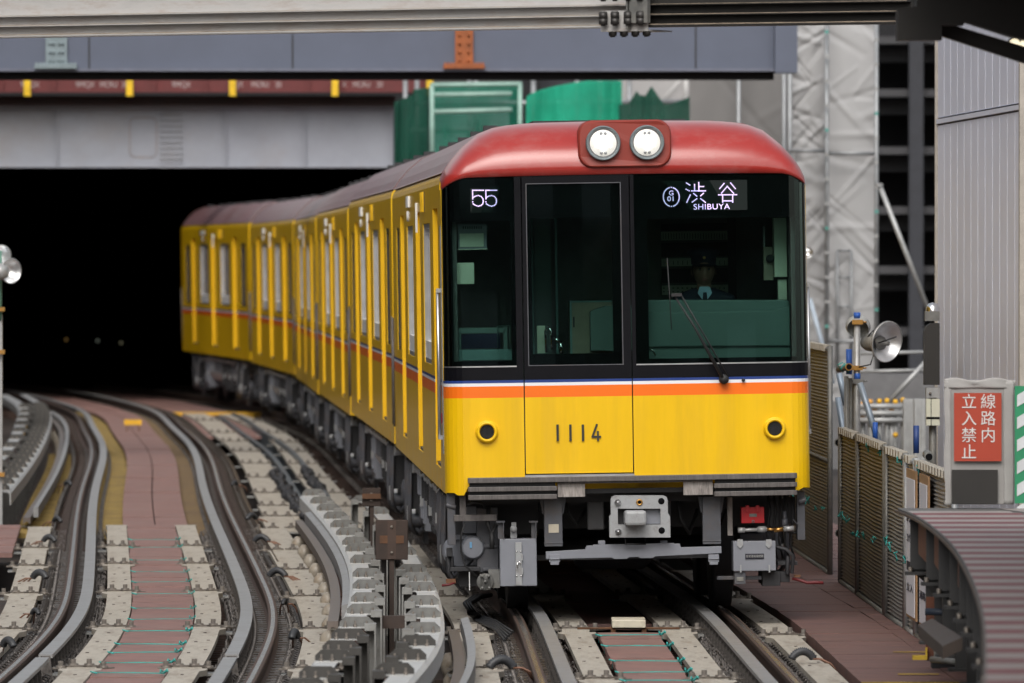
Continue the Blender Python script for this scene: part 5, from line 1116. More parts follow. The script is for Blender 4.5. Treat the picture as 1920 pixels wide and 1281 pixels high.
for i, x in enumerate((51, 243, 436, 628, 806)):
    p = W(x, 150, 149.1); m = MB(); m.box((p.x - .055, 149.1, W(0, 178, 149.1).z), (p.x + .055, 149.2, W(0, 146, 149.1).z)); m.box((p.x - .055, 149.1, W(0, 178, 149.1).z - .02), (p.x + .055, 149.35, W(0, 178, 149.1).z - .001)); tag(m.obj('yellow_strap', mat('yellow_strap_paint', (.75, .48, .01), rough=.5)), '%s yellow strap on the red beam, counted from the left' % ('leftmost', 'second', 'third', 'fourth', 'fifth')[i], 'strap', 'yellow straps on the red beam')
# slate girder across the whole view
D = 112; z0, z1 = W(0, 134, D).z, 7.0; xr = W(1495, 0, D).x
g = empty('slate_girder', (-8, D, z0), 'long slate blue girder spanning behind the upper beam', 'girder'); g0 = Vector(g.location)
m = MB(); m.box((-9, D + .2, z0 + .02), (W(1452, 0, D).x, D + .25, z1)); m.obj('web', M_NAVY, g, off=g0)
m = MB(); m.box((-9, D, z0), (W(1452, 0, D).x, D + .6, z0 + .035)); m.obj('flange', mat('slate_flange_paint', (.13, .14, .185), rough=.45), g, off=g0)
m = MB(); m.box((W(1453, 0, D).x, D - .05, z0 - .02), (xr, D + .6, z1)); m.obj('end_box', M_NAVY, g, off=g0)
m = MB()
for x in (166, 548, 1305): p = W(x, 0, D); m.box((p.x - .01, D + .19, z0 + .04), (p.x + .01, D + .199, z1))
m.obj('stiffener', M_DK, g, off=g0)
m = MB(); m.box((-9, D + .25, z0 - .10), (W(1452, 0, D).x, D + .7, z0 - .002)); m.obj('bearing_strip', M_VOID, g, off=g0)
for x, w_, mt_, lab, bw in ((104, 40, mat('grey_green_plate', (.20, .25, .27), rough=.5), 'grey green bolted splice plate on the slate girder', 80), (870, 34, mat('orange_primer_plate', (.30, .085, .022), rough=.6, var=.25), 'orange primed bolted splice plate on the slate girder', 78)):
    p = W(x, 0, D - .1); h_ = w_ / F * D / 2; k = MB(); k.box((p.x - h_, D + .14, z0 + .05), (p.x + h_, D + .19, z1)); k.box((p.x - bw / F * D / 2, D - .08, z0 + .036), (p.x + bw / F * D / 2, D + .3, z0 + .075)); o = tag(k.obj('splice_plate', mt_), lab, 'splice plate', 'splice plates on the slate girder')
    k = MB()
    for j in range(9):
        for i in ((-.6, -.25, .25, .6) if x < 200 else (-.5, .5)): k.lathe([(0, -.03), (.018, -.03), (.02, 0)], (p.x + i * h_, D + .14, z0 + .14 + j * .11), (0, 1, 0), 6)
    for i in range(12): q = p.x + (-.9 + i * .164) * bw / F * D / 2; k.lathe([(0, .035), (.018, .035), (.02, 0)], (q, D - .04, z0 + .075), (0, 0, 1), 6)
    k.obj('bolt_heads', mt_, o)
# near beam across the top: pale left half, right half coloured dark for canopy shade, bolted splice between them
zA = 3.95
def beam_x(x, yb): D = 1.45 * F / (485 - yb); return Vector(((x - 960) / F * D, D, 0))
pL, pM, pR = beam_x(0, 70), beam_x(1172, 50), beam_x(1700, 43); dr = (pR - pL).normalized(); nn = Vector((-dr.y, dr.x, 0)); pL = pL - dr * 1.5
def beam(mb, A, B, y0, y1, z0, z1, mi=0):
    q = [A + nn * y0, B + nn * y0, B + nn * y1, A + nn * y1]; mb.add([v + Vector((0, 0, z0)) for v in q] + [v + Vector((0, 0, z1)) for v in q], [(0, 3, 2, 1), (4, 5, 6, 7), (0, 1, 5, 4), (1, 2, 6, 5), (2, 3, 7, 6), (3, 0, 4, 7)], mi)
for A, B, mt_, nm, lab in ((pL, pM, M_TOPB, 'overhead_beam', 'weathered white steel beam crossing the top left of the view'), (pM + dr * .012, pR, M_CAN, 'overhead_beam', 'steel beam continuing right above the train front, canopy shade coloured in')):
    m = MB(); beam(m, A, B, .06, .10, zA + .006, 4.42)
    for z_, t_ in ((zA, .008), (zA + .066, .006), (zA + .13, .006)): beam(m, A, B, 0, .3, z_, z_ + t_)
    beam(m, A, B, .003, .03, zA + .001 - .006, zA - .0005)
    o = tag(m.obj(nm, mt_), lab, 'beam', 'two halves of the overhead beam')
    m = MB(); beam(m, A, B, -.0005, .002, zA + .009, zA + .014); beam(m, A, B, -.0005, .002, zA + .0725, zA + .076); beam(m, A, B, -.0005, .002, zA + .1365, zA + .139); m.obj('flange_edge', mat('flange_edge_rust', (.30, .24, .18) if mt_ == M_TOPB else (.10, .09, .075), rough=.7, var=.4, scale=9), o)
g = empty('beam_splice', pM + Vector((0, -.03, zA)), 'cluster of heavy hexagon bolts joining the two overhead beams', 'bolted joint'); g0 = Vector(g.location); base = pM - g0
m = MB(); A_, B_ = pM - dr * .17, pM + dr * .17
beam(m, A_, B_, -.012, -.002, zA - .022, zA + .10); beam(m, A_, B_, -.012, .29, zA - .030, zA - .022); m.obj('joint_plate', M_TOPB, g, off=g0)
m = MB(); beam(m, pM + dr * .06, pM + dr * .19, -.05, -.013, zA + .02, zA + .32); beam(m, pM + dr * .04, pM + dr * .052, -.06, -.013, zA - .02, zA + .4); m.obj('dark_plate', M_GALVD, g, off=g0)
for i, t in enumerate((-.13, -.045, .05, .14)):
    for zz in (zA + .032, zA + .068, zA + .185):
        m = MB(); p = pM + dr * t - nn * .05 + Vector((0, 0, zz)); m.lathe([(0, -.028), (.016, -.028), (.016, -.02), (.028, -.02), (.028, .02), (.022, .02), (.022, .026), (0, .026)], p - g0, (0, 0, 1), 6); m.obj('bolt', mat('dark_bolt', (.055, .052, .05), rough=.45, metal=.5), g)
for i in range(8):
    m = MB(); p = pM + dr * (-.125 + i * .041) - nn * (.0 if i % 2 else -.05) + Vector((0, 0, zA - .031)); m.lathe([(0, -.034), (.012, -.034), (.012, -.026), (.021, -.026), (.021, 0)], p - g0, (0, 0, 1), 6); m.obj('bolt', MATS['dark_bolt'], g)
# platform canopy frame at top right, its lack of light coloured in black
D = 46
def cpoly(mb, pts, d=D, t=.25): mb.prism([(W(x, y, d).x, W(x, y, d).z) for x, y in pts], d, d + t)
root = empty('canopy_frame', W(1725, 40, D), 'unlit, black-coloured steel frame of the platform canopy at the upper right corner', 'canopy frame'); g0 = Vector(root.location)
m = MB(); cpoly(m, [(1683, 75), (1683, 18), (1719, 12), (1719, -60), (1990, -60), (1990, 60), (1990, 90), (1896, 68), (1808, 40), (1807, 47), (1766, 47), (1766, 75)]); m.obj('gusset_plate', M_CAN, root, off=g0)
m = MB(); cpoly(m, [(1720, 30), (1790, 48), (1990, 108), (1990, 141), (1766, 68), (1720, 60)], D + .26, .12); m.obj('rafter', M_CAN, root, off=g0)
m = MB(); m.box((-3.5, 30, 4.32), (9, 58, 4.40)); o = m.obj('canopy_roof', M_CAN, root, off=g0) if False else None
for x in (1901, 1922):
    k = MB(); p = W(x, 84, D + .5); k.lathe([(.034, -.06), (.040, 0), (.036, .002), (.0, .002)], p - g0, (0, 1, 0), 18, 0); la = k.obj('spot_lamp', M_CAN, root); k = MB(); k.lathe([(.022, -.0615), (0, -.0625)], p - g0 + Vector((0, 0, -.002)), (0, 1, 0), 16); k.lathe([(.030, -.0605), (.022, -.0615)], p - g0, (0, 1, 0), 16); k.obj('lamp_glass', mat('lit_spot', (.8, .75, .6), emit=(1, .88, .62), es=1.3), la)
m = MB(); m.box((1.9, -10, 4.25), (9, 47.5, 4.33)); tag(m.obj('canopy_roof', M_CAN), 'dark platform canopy roof over the upper right corner', 'canopy')

# the portal: a dark covered hall the tracks run into
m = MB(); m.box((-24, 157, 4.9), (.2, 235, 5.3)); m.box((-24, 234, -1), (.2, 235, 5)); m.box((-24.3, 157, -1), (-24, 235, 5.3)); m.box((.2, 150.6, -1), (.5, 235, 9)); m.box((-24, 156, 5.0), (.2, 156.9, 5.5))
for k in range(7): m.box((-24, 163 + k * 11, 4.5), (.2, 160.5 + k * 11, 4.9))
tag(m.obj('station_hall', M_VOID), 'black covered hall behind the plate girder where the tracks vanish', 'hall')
for x, y, c, lab in ((124, 637, (1, .6, .2), 'leftmost faint orange lamp deep inside the dark hall'), (183, 639, (.8, .9, .75), 'middle faint pale lamp deep inside the dark hall'), (227, 643, (.9, .85, .55), 'rightmost faint yellowish lamp deep inside the dark hall')):
    p = W(x, y, 215); m = MB(); m.lathe([(.03, .05), (.035, 0), (.025, -.02), (0, -.03)], p, (0, 1, 0), 12); tag(m.obj('hall_lamp', mat('lamp_' + lab.split()[0], c, emit=c, es=.10)), lab, 'lamp', 'lamps inside the hall')

# ------------------------------------------------------------------ nets, sheets and buildings behind
M_NETG = mat_net('green_safety_net', (.012, .23, .15), .62); M_NETB = mat_net('bright_green_net', (.02, .46, .29), .88); M_NETD = mat_net('dark_green_net', (.010, .10, .065), .85)
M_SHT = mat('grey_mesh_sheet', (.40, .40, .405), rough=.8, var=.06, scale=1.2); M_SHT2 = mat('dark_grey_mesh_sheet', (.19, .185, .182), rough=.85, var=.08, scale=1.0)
def drape(name, x0, y0, x1, y1, D, mt_, label, cat, amp=.08, fold=3.0, top=None, grp=None, sag=0.0, nu=60, nv=60, crease=.0, ties=()):
    a, b = W(x0, y1, D), W(x1, y0, D); root_off = Vector((a.x, D, a.z)); ww, hh = b.x - a.x, b.z - a.z
    rnd = random.Random(int(x0)); segs = []
    for k in range(int(crease * 700)):           # straight tension folds running in from the tie points
        sx_ = rnd.choice([0, 1]); az_ = a.z + hh * rnd.random(); L_ = rnd.uniform(.35, 1.0) * ww; sl = rnd.uniform(-1.4, 1.4)
        segs.append((a.x + ww * sx_, az_, a.x + ww * sx_ + (L_ if sx_ == 0 else -L_), az_ + sl * L_, rnd.uniform(.03, .10), rnd.choice([-1, 1]) * crease * rnd.uniform(.2, .6)))
    def fn(u, v):
        x = a.x + ww * u; zt_ = b.z if top is None else W(0, top(u), D).z
        z = a.z + (zt_ - a.z) * v
        d = amp * (noise.noise(Vector((x * fold, z * .35, D))) + .5 * noise.noise(Vector((x * fold * 2.3, z * .8, D + 5))))
        for (ax, az_, bx, bz_, cw, ca) in segs:
            ex, ez = bx - ax, bz_ - az_; t = max(0, min(1, ((x - ax) * ex + (z - az_) * ez) / (ex * ex + ez * ez))); q = math.hypot(x - ax - ex * t, z - az_ - ez * t)
            if q < cw: d += ca * (1 - q / cw) * (1 - .6 * t)
        return Vector((x, D + d, z))
    m = MB(); m.grid(fn, nu, nv); o = m.obj(name, mt_, off=root_off)
    s = o.modifiers.new('thick', 'SOLIDIFY'); s.thickness = .006
    return tag(o, label, cat, grp)
NG = 'green nets behind the train'
drape('safety_net', 740, 190, 812, 330, 134, M_NETD, 'darkest green net at the far left, just right of the plate girder', 'net', .15, 5, top=lambda u: 192 - 30 * u if u < .5 else 172 - 8 * u, grp=NG)
drape('safety_net', 806, 156, 978, 330, 133, M_NETG, 'green net drawn over a pipe frame, between the dark and the bright net', 'net', .06, 3, grp=NG)
drape('safety_net', 986, 152, 1166, 330, 131, M_NETB, 'bright green net hanging in soft folds in the centre', 'net', .16, 3, top=lambda u: 186 - 34 * min(1, u * 1.6) ** .5, grp=NG)
drape('safety_net', 1160, 150, 1300, 330, 130, M_NETD, 'torn dark green net with ragged peaks behind the headlights', 'net', .12, 4, top=lambda u: 196 - 26 * max(0, 1 - abs(u - .24) * 9) - 34 * max(0, 1 - abs(u - .44) * 6) - 16 * max(0, (u - .68) * 3.2), grp=NG, nu=90)
g = empty('pipe_frame', W(900, 330, 132.5), 'pale pipe scaffold frame standing behind the green net', 'scaffold'); g0 = Vector(g.location)
for (x0, y0, x1, y1) in ((810, 330, 810, 160), (975, 330, 975, 155), (808, 160, 978, 158), (812, 210, 960, 206), (812, 178, 960, 176)):
    m = MB(); m.tube([W(x0, y0, 132.6) , W(x1, y1, 132.6)], .035, 8); m.obj('pipe', mat('pale_green_pipe', (.30, .46, .40), rough=.5), g, off=g0)
g = empty('pipe_frame', W(1060, 330, 137), 'inner scaffold poles half hidden behind the bright green net', 'scaffold'); g0 = Vector(g.location)
for x in (760, 782, 880, 892, 1000, 1082, 1125, 1180):
    m = MB(); m.tube([W(x, 330, 137 + (x % 7) * .1), W(x, 150, 137 + (x % 7) * .1)], .04, 8); m.obj('pole', M_SCAF, g, off=g0)
for y in (195, 245): m = MB(); m.tube([W(745, y, 136.8), W(1290, y - 4, 136.8)], .04, 8); m.obj('ledger', M_SCAF, g, off=g0)
m = MB(); m.box((W(800, 0, 150).x, 150, 0), (W(955, 0, 150).x, 150.3, 5.4)); tag(m.obj('site_hoarding', mat('pale_cyan_board', (.24, .33, .33), rough=.7)), 'pale blue green boarding seen through the green nets', 'hoarding')
m = MB(); m.box((W(985, 0, 152).x, 152, 0), (W(1160, 0, 152).x, 152.3, 5.9)); 
for k in range(6): m.box((W(985, 0, 152).x, 151.9, .6 + k * .9), (W(1160, 0, 152).x, 151.99, .75 + k * .9))
tag(m.obj('steel_stack', mat('dark_site_steel', (.05, .05, .06), rough=.7)), 'dark stacked steelwork behind the bright green net', 'steelwork')
g = empty('white_building', W(1225, 400, 175), 'pale building wall with a thin drainpipe seen above the torn net', 'building'); g0 = Vector(g.location)
m = MB(); m.box((W(1120, 0, 175).x, 175, 0), (W(1330, 0, 175).x, 180, 11)); m.obj('wall', mat('pale_wall_render', (.42, .41, .41), rough=.8, var=.06), g, off=g0)
m = MB(); m.tube([W(1286, 200, 174.9), W(1286, 130, 174.9)], .03, 8); m.tube([W(1240, 190, 174.9), W(1275, 150, 174.9)], .012, 6); m.obj('drainpipe', M_WHT, g, off=g0)
SG = 'grey scaffold sheets'
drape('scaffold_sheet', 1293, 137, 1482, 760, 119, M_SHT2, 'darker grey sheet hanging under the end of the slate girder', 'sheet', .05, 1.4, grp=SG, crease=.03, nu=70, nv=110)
drape('scaffold_sheet', 1478, 20, 1551, 760, 117, M_SHT, 'narrow light grey sheet between the slate girder and the first pole', 'sheet', .05, 2.2, grp=SG, crease=.09, nu=70, nv=200)
drape('scaffold_sheet', 1549, 20, 1644, 760, 116.6, M_SHT, 'wide light grey sheet right of the pole, beside the dark steel building', 'sheet', .04, 1.6, grp=SG, crease=.06, nu=70, nv=200)
g = empty('scaffold_tower', W(1590, 760, 116.4), 'galvanised scaffold tubes holding the light grey sheets', 'scaffold'); g0 = Vector(g.location)
for i, (x, D_) in enumerate(((1550, 116.3), (1643, 116.2), (1481, 116.8), (1470, 118.4), (1385, 118.6))):
    m = MB(); m.tube([W(x, 760, D_), W(x, 10, D_)], .03, 8); m.obj('standard', M_SCAF, g, off=g0)
for x0, x1, y, D_ in ((1549, 1645, 288, 116.35), (1480, 1550, 283, 116.7), (1549, 1645, 640, 116.4)):
    m = MB(); m.tube([W(x0, y, D_), W(x1, y, D_)], .025, 8); m.obj('ledger', M_SCAF, g, off=g0)
for i, (x, y) in enumerate([(x_, 60 + k * 46) for x_ in (1550, 1643) for k in range(13)]):
    m = MB(); p = W(x, y + (x % 5) * 5, 116.2); m.box((p.x - .025, p.y - .03, p.z - .02), (p.x + .025, p.y + .02, p.z + .02)); m.obj('clip', M_GALV if i % 4 else mat('teal_clip', (.08, .3, .26)), g, off=g0)
for y in (470, 520, 575): 
    m = MB(); m.tube([W(1570, y, 116.5), W(1596, y, 116.5)], .02, 6); m.obj('rung', M_SCAF, g, off=g0)
for x in (1570, 1596): m = MB(); m.tube([W(x, 470, 116.5), W(x, 700, 116.5)], .02, 6); m.obj('ladder_stile', M_SCAF, g, off=g0)
m = MB(); m.tube([W(1518, 560, 113), W(1562, 720, 113)], .03, 8); tag(m.obj('brace_pipe', mat('pale_blue_pipe', (.34, .40, .47), rough=.4)), 'pale blue diagonal pipe in front of the narrow sheet', 'pipe')
m = MB(); m.tube([W(1648, 345, 104), W(1744, 590, 104)], .030, 10); m.lathe([(.05, -.02), (.05, .02)], W(1648, 347, 104), (0, 0, 1), 10); tag(m.obj('brace_pipe', M_GALV), 'long diagonal prop leaning against the dark steel building', 'pipe')
m = MB(); m.tube([W(1738, 676, 100), W(1664, 757, 100)], .028, 10); tag(m.obj('brace_pipe', M_GALV), 'shorter diagonal pipe low behind the fence, below the long prop', 'pipe')
# dark steel frame building
M_STB = mat('dark_navy_frame', (.022, .024, .032), rough=.5); M_STL = mat('grey_floor_edge', (.045, .045, .05), rough=.6, var=.2)
g = empty('steel_building', W(1700, 700, 150), 'dark unfinished steel frame building with open floors', 'building'); g0 = Vector(g.location)
m = MB(); m.box((W(1560, 0, 158).x, 158, -1), (9.2, 158.3, 9)); m.obj('back_wall', M_VOID, g, off=g0)
for y in (76, 175, 283, 395, 507, 622):
    p = W(1700, y, 150); m = MB(); m.box((W(1600, 0, 150).x, 150, p.z), (9.2, 157.9, p.z + .07)); m.box((W(1600, 0, 150).x, 149.95, p.z - .06), (9.2, 150.05, p.z - .001)); fl = m.obj('floor_beam', M_STL, g, off=g0)
    m = MB(); m.box((W(1600, 0, 150).x, 151, p.z - .35), (9.2, 151.2, p.z - .07)); m.obj('floor_joist', M_STB, g, off=g0)
for x in (1600, 1718, 1805): p = W(x, 0, 149.6); m = MB(); m.box((p.x - .12, 149.6, -1), (p.x + .12, 149.94, 9)); m.obj('column', M_STB, g, off=g0)
# pale panelled wall
M_PAN = mat('pale_lilac_panel', (.72, .75, .86), rough=.45, var=.04, scale=1.5)
A, B = Vector((3.40, 70, 0)), Vector((3.672, 63, 0)); dv = (B - A).normalized(); nv = Vector((dv.y, -dv.x, 0)); nv = -nv if nv.x > 0 else nv
g = empty('panel_wall', A, 'tall pale lilac wall of ribbed panels at the right edge', 'wall'); g0 = Vector(g.location)
def wq(mb, s0, s1, o0, o1, z0, z1, mi=0):
    q = [A + dv * s0 + nv * o0, A + dv * s1 + nv * o0, A + dv * s1 + nv * o1, A + dv * s0 + nv * o1]; mb.add([v + Vector((0, 0, z0)) for v in q] + [v + Vector((0, 0, z1)) for v in q], [(0, 3, 2, 1), (4, 5, 6, 7), (0, 1, 5, 4), (1, 2, 6, 5), (2, 3, 7, 6), (3, 0, 4, 7)], mi)
n = 12; P_ = 7.0 / n
for z0, z1, nm in ((-.3, 3.56, 'lower_panels'), (3.625, 5.2, 'upper_panels')):
    m = MB()
    for k in range(n): wq(m, k * P_ + .012, (k + 1) * P_ - .012, 0, -.1, z0, z1); wq(m, k * P_ - .0115, k * P_ + .0115, -.002, -.05, z0, z1, 1)
    m.obj(nm, [M_PAN, mat('panel_joint', (.80, .80, .86), rough=.4)], g, off=g0)
m = MB(); wq(m, -.01, 7.0, .012, -.1, 3.575, 3.61); m.obj('band', M_PAN, g, off=g0)
m = MB(); wq(m, -.01, 7.0, -.02, -.1, 3.56, 3.625); m.obj('band_gap', M_DK, g, off=g0)
m = MB(); wq(m, 7.001, 7.08, .03, -.1, -.3, 5.2); wq(m, -.06, -.002, .02, -.12, -.3, 5.2); m.obj('corner_trim', mat('warm_trim', (.36, .33, .29), rough=.5), g, off=g0)

# ------------------------------------------------------------------ things on the right, behind and along the walkway
M_PERF = mat('perforated_grey_steel', (.30, .295, .285), rough=0.5, metal=0.25, var=0.18, scale=3, dirt=(.19, .165, .14), dirt_amt=.4, dscale=1.6)
FX = Spline([(54, 2.80), (56.5, 2.76), (57.9, 2.742), (59.9, 2.708), (62, 2.668), (66, 2.62), (68.5, 2.585), (72, 2.54), (80, 2.36), (90, 2.02)])
def fence(D0, D1, z1, label, ties=3, cols=3):
    p0, p1 = Vector((FX(D0), D0, -.03)), Vector((FX(D1), D1, -.03)); g = empty('fence_panel', p0, label, 'fence panel', 'perforated fence panels'); L = (p1 - p0).length; d = (p1 - p0).normalized(); n_ = Vector((-d.y, d.x, 0))
    if n_.x > 0: n_ = -n_
    m = MB(); nz = int((z1 + .03) / .027); nc = 16 * cols
    def fn(u, v):
        k = v * nz; z = v * (z1 + .03); c = u * cols; f_ = abs((c % 1) - .5) * 2
        return d * (L * u) + n_ * (.0085 * math.sin(k * 2 * math.pi)) + Vector((0, 0, z + .0025 * math.sin(u * 9)))
    m.grid(fn, nc, nz * 4, smooth=True); m.obj('perforated_sheet', M_PERF, g)
    m = MB()
    for z_ in (0.0, z1 + .0): m.tube([Vector((0, 0, z_)) + n_ * .01, d * L + Vector((0, 0, z_)) + n_ * .01], .022, 6)
    for s in (0, L): m.tube([d * s + n_ * .01, d * s + n_ * .01 + Vector((0, 0, z1 + .03))], .022, 6)
    if z1 > 1.5: m.tube([Vector((0, 0, z1 * .5)) + n_ * .012, d * L + Vector((0, 0, z1 * .5)) + n_ * .012], .018, 6)
    m.obj('frame', M_GALV if D0 < 62 else M_GALVD, g)
    m = MB()
    for k in range(1, int(L / .3)): q = d * (k * .3) + n_ * .012 + Vector((0, 0, z1 + .004)); m.box(q - Vector((.03, .10, .02)), q + Vector((.03, .10, .03)))
    m.obj('top_clips', mat('beige_plastic', (.34, .31, .26), rough=.6), g)
    rnd = random.Random(int(D0 * 10))
    for k in range(ties):
        q = d * (L * (k + .5) / ties) + n_ * .035 + Vector((0, 0, rnd.choice([.48, .52, .55, z1 - .02]))); t = MB(); t.tube([q + Vector((rnd.uniform(-.02, .02), rnd.uniform(-.05, .05), rnd.uniform(-.05, .03))) for _ in range(6)], .005, 5); t.obj('rope_tie', M_TEAL, g)
fence(68.6, 66.1, 1.18, 'brown perforated fence panel right beside the narrow gap', 4)
fence(66.0, 62.3, 1.18, 'brown perforated fence panel, second after the gap towards the platform', 5, 4)
fence(62.1, 60.0, 1.17, 'silvery perforated fence panel, third after the gap', 4)
fence(59.9, 58.9, 1.16, 'narrow silvery fence panel left of the white notices', 2, 2)
fence(58.8, 54.9, 1.15, 'silvery fence panel carrying the white notices, next to the platform', 4, 4)
fence(76.5, 70.3, 1.80, 'tall brown perforated fence panel at the right of the train', 5, 4)
fence(84.0, 76.7, 1.80, 'tall fence panel farther back, mostly hidden by the train', 3, 4)
def notice(D0, D1, z0, z1, label, lines, board_=True):
    p0 = Vector((FX(D0) - .045, D0, z0)); d = (Vector((FX(D1) - .045, D1, z0)) - p0); L = d.length; d.normalize(); n_ = Vector((-d.y, d.x, 0)); n_ = -n_ if n_.x > 0 else n_
    g = empty('notice', p0, label, 'notice', 'paper notices on the fence')
    def q(mb, s0, s1, z0_, z1_, o, t, mi=0):
        v = [d * s0 + n_ * o, d * s1 + n_ * o, d * s1 + n_ * (o - t), d * s0 + n_ * (o - t)]; mb.add([p + Vector((0, 0, z0_)) for p in v] + [p + Vector((0, 0, z1_)) for p in v], [(0, 3, 2, 1), (4, 5, 6, 7), (0, 1, 5, 4), (1, 2, 6, 5), (2, 3, 7, 6), (3, 0, 4, 7)], mi)
    H_ = z1 - z0; m = MB(); q(m, -.10, L + .08, -.02, H_ + .06, 0, .012); m.obj('backing_board', mat('tan_plywood', (.34, .20, .10), rough=.7), g)
    m = MB(); q(m, 0, L, 0, H_, .006, .005); m.obj('paper', mat('white_paper', (.66, .66, .70), rough=.7, var=.03), g)
    m = MB(); ang = math.atan2(d.y, d.x)
    for t, zz, sz in lines:
        if t == '#': q(m, L * .1, L * .95, zz * H_ - .03, zz * H_ + .03, .009, .002); continue
        v, f_ = text_verts(t, sz); wx = L * .8 / max(1e-3, max(p.x for p in v) - min(p.x for p in v))
        sg = -1 if d.y > 0 else 1
        m.add([d * (L * .5 + p.x * wx * sg * -1 * (1 if d.y < 0 else 1) * (-1)) + n_ * (.009 + p.z) + Vector((0, 0, zz * H_ + p.y)) for p in v], f_)
    m.obj('print', mat('black_print', (.015, .015, .03), rough=.6), g)
notice(59.3, 58.45, .10, 1.02, 'white notice reading B-U A on the fence, with a black bar', [('B-U A', .17, .12)[0:1] + (.72, .12), ('コンクリート', .56, .07), ('#', .36, 0), ('立入', .2, .06)])
notice(57.9, 57.1, .10, 1.02, 'white notice reading EOC, right of the B-U A notice', [('EOC', .68, .18), ('作業中', .34, .05), ('通路', .2, .06)])

# floodlight on its pole and the pipework behind the fence
D = 69.0
def lampset(root, c, r, axis, D, m_dish=None):
    g0 = Vector(root.location); m = MB(); m.lathe([(r, -.03), (r * 1.0, -.028), (r * .97, -.026), (r * .8, .02), (r * .5, .055), (r * .25, .07), (0, .072)], c - g0, axis, 30, 0); m.obj('reflector', mat('brushed_reflector', (.78, .79, .80), rough=.33, metal=.9, var=.15, scale=14), root)
    m = MB(); m.lathe([(r, -.038), (r + .006, -.034), (r + .006, -.024), (r, -.022)], c - g0, axis, 30, 0); m.obj('rim', M_GALV, root)
root = empty('floodlight', W(1606, 805, D), 'round silver floodlight on a clamped scaffold pole behind the fence', 'floodlight'); g0 = Vector(root.location)
m = MB(); m.tube([W(1606, 1000, D), W(1607, 590, D)], .026, 12); m.obj('pole', M_GALV, root, off=g0)
m = MB(); m.tube([W(1607, 597, D), W(1607, 586, D)], .027, 12); m.tube([W(1607, 700, D), W(1607, 712, D)], .027, 12); m.obj('cap_tape', M_BLUE, root, off=g0)
lampset(root, W(1658, 640, D - .1), .160, Vector((-.55, .62, .12)), D)
m = MB(); c = W(1646, 643, D - .02); m.lathe([(.0, -.10), (.018, -.10), (.018, -.06), (.05, -.05), (.075, .02), (.07, .09), (.05, .13), (0, .14)], c - g0, Vector((-.75, .5, .05)), 20); m.obj('housing', M_GALVD, root)
m = MB(); m.tube([c - g0 + Vector((-.09, .0, .03)), c - g0 + Vector((-.04, -.05, .10)), c - g0 + Vector((-.02, -.06, -.04)), c - g0 + Vector((-.06, -.05, -.17)), c - g0 + Vector((-.15, -.03, -.19))], .006, 6); m.tube([c - g0 + Vector((.0, -.12, 0)), c - g0 + Vector((.14, -.16, .05))], .006, 6); m.obj('cable', M_RUB, root)
m = MB(); m.lathe([(.085, -.04), (.10, 0), (.04, .11), (.02, .12)], W(1609, 612, D + .05) - g0, Vector((.1, .9, .5)), 18); m.obj('second_lamp', mat('cloudy_glass', (.35, .36, .35), rough=.2), root)
for x, y in ((1607, 604), (1607, 690), (1608, 715)): m = MB(); p = W(x, y, D); m.box((p.x - .04, p.y - .045, p.z - .018), (p.x + .045, p.y + .03, p.z + .018)); m.tube([(p.x + .045, p.y - .02, p.z), (p.x + .075, p.y - .02, p.z)], .007, 6); m.obj('clamp', M_BRASS if y < 700 else M_GALVD, root, off=g0)
def pipe(pts, r, mt_, label, cat='pipe', name='scaffold_pipe', grp=None, hole=None):
    m = MB(); m.tube(pts, r, 12); o = m.obj(name, mt_, off=pts[0]); tag(o, label, cat, grp)
    if hole: k = MB(); k.lathe([(r * .75, -.002), (0, -.002)], Vector(hole) - Vector(pts[0]), (0, 1, 0), 14); k.obj('open_end', M_INK, o)
    return o
pipe([W(1612, 718, D - .1), W(1640, 806, D - .1), W(1655, 850, D - .1)], .026, mat('bluish_galvanised_pipe', (.25, .30, .36), rough=.4, metal=.3), 'bluish diagonal pipe running down from the floodlight pole')
pipe([W(1592, 702, 69.3), W(1592, 655, 69.3)], .024, M_BLUE, 'bright blue pipe end left of the floodlight pole')
pipe([W(1592, 688, 68.7), W(1592, 688, 69.5)], .030, M_BRASS, 'horizontal pipe with a dark open end beside the floodlight pole', hole=W(1592, 688, 68.7) - Vector((0, .004, 0)))
pipe([W(1573, 693, 69.8), W(1590, 688, 69.2)], .026, M_GALVD, 'short pipe stub wrapped in teal rope above the fence gap')
m = MB()
for k in range(4): m.tube([W(1576 + k * 5, 693 + (k % 2) * 5, 69.0), W(1571 + k * 6, 684 + (k * 7) % 12, 68.95), W(1580 + k * 4, 680 + k, 69.0)], .006, 5)
tag(m.obj('rope', M_TEAL), 'teal rope tangle around the pipe stub above the fence gap', 'rope')
pipe([W(1573, 700, 72), W(1586, 760, 72)], .026, MATS['bluish_galvanised_pipe'], 'bluish diagonal brace behind the fence gap, upper one'); pipe([W(1571, 745, 72.5), W(1588, 850, 72.5), W(1584, 1000, 72.5)], .026, MATS['bluish_galvanised_pipe'], 'bluish brace behind the fence gap, lower one')
for k, x in enumerate((1587, 1594, 1600, 1608)):
    p = W(x, 1000, 68.9 + .1 * k); m = MB(); m.box((p.x - .017, p.y, p.z), (p.x + .017, p.y + .03, W(0, 705 + k * 4, 69).z)); m.tube([(p.x, p.y, p.z), (p.x, p.y, W(0, 705 + k * 4, 69).z)], .008, 6); tag(m.obj('folded_post', M_GALVD), ('leftmost', 'second', 'third', 'rightmost')[k] + ' of four upright grey folded posts under the floodlight', 'post', 'folded posts')
pipe([W(1572, 830, 69.3), W(1572, 830, 70.2)], .034, M_GALVD, 'pipe with a black open end in the fence gap, at fence top height', hole=W(1572, 830, 69.3) - Vector((0, .004, 0)))
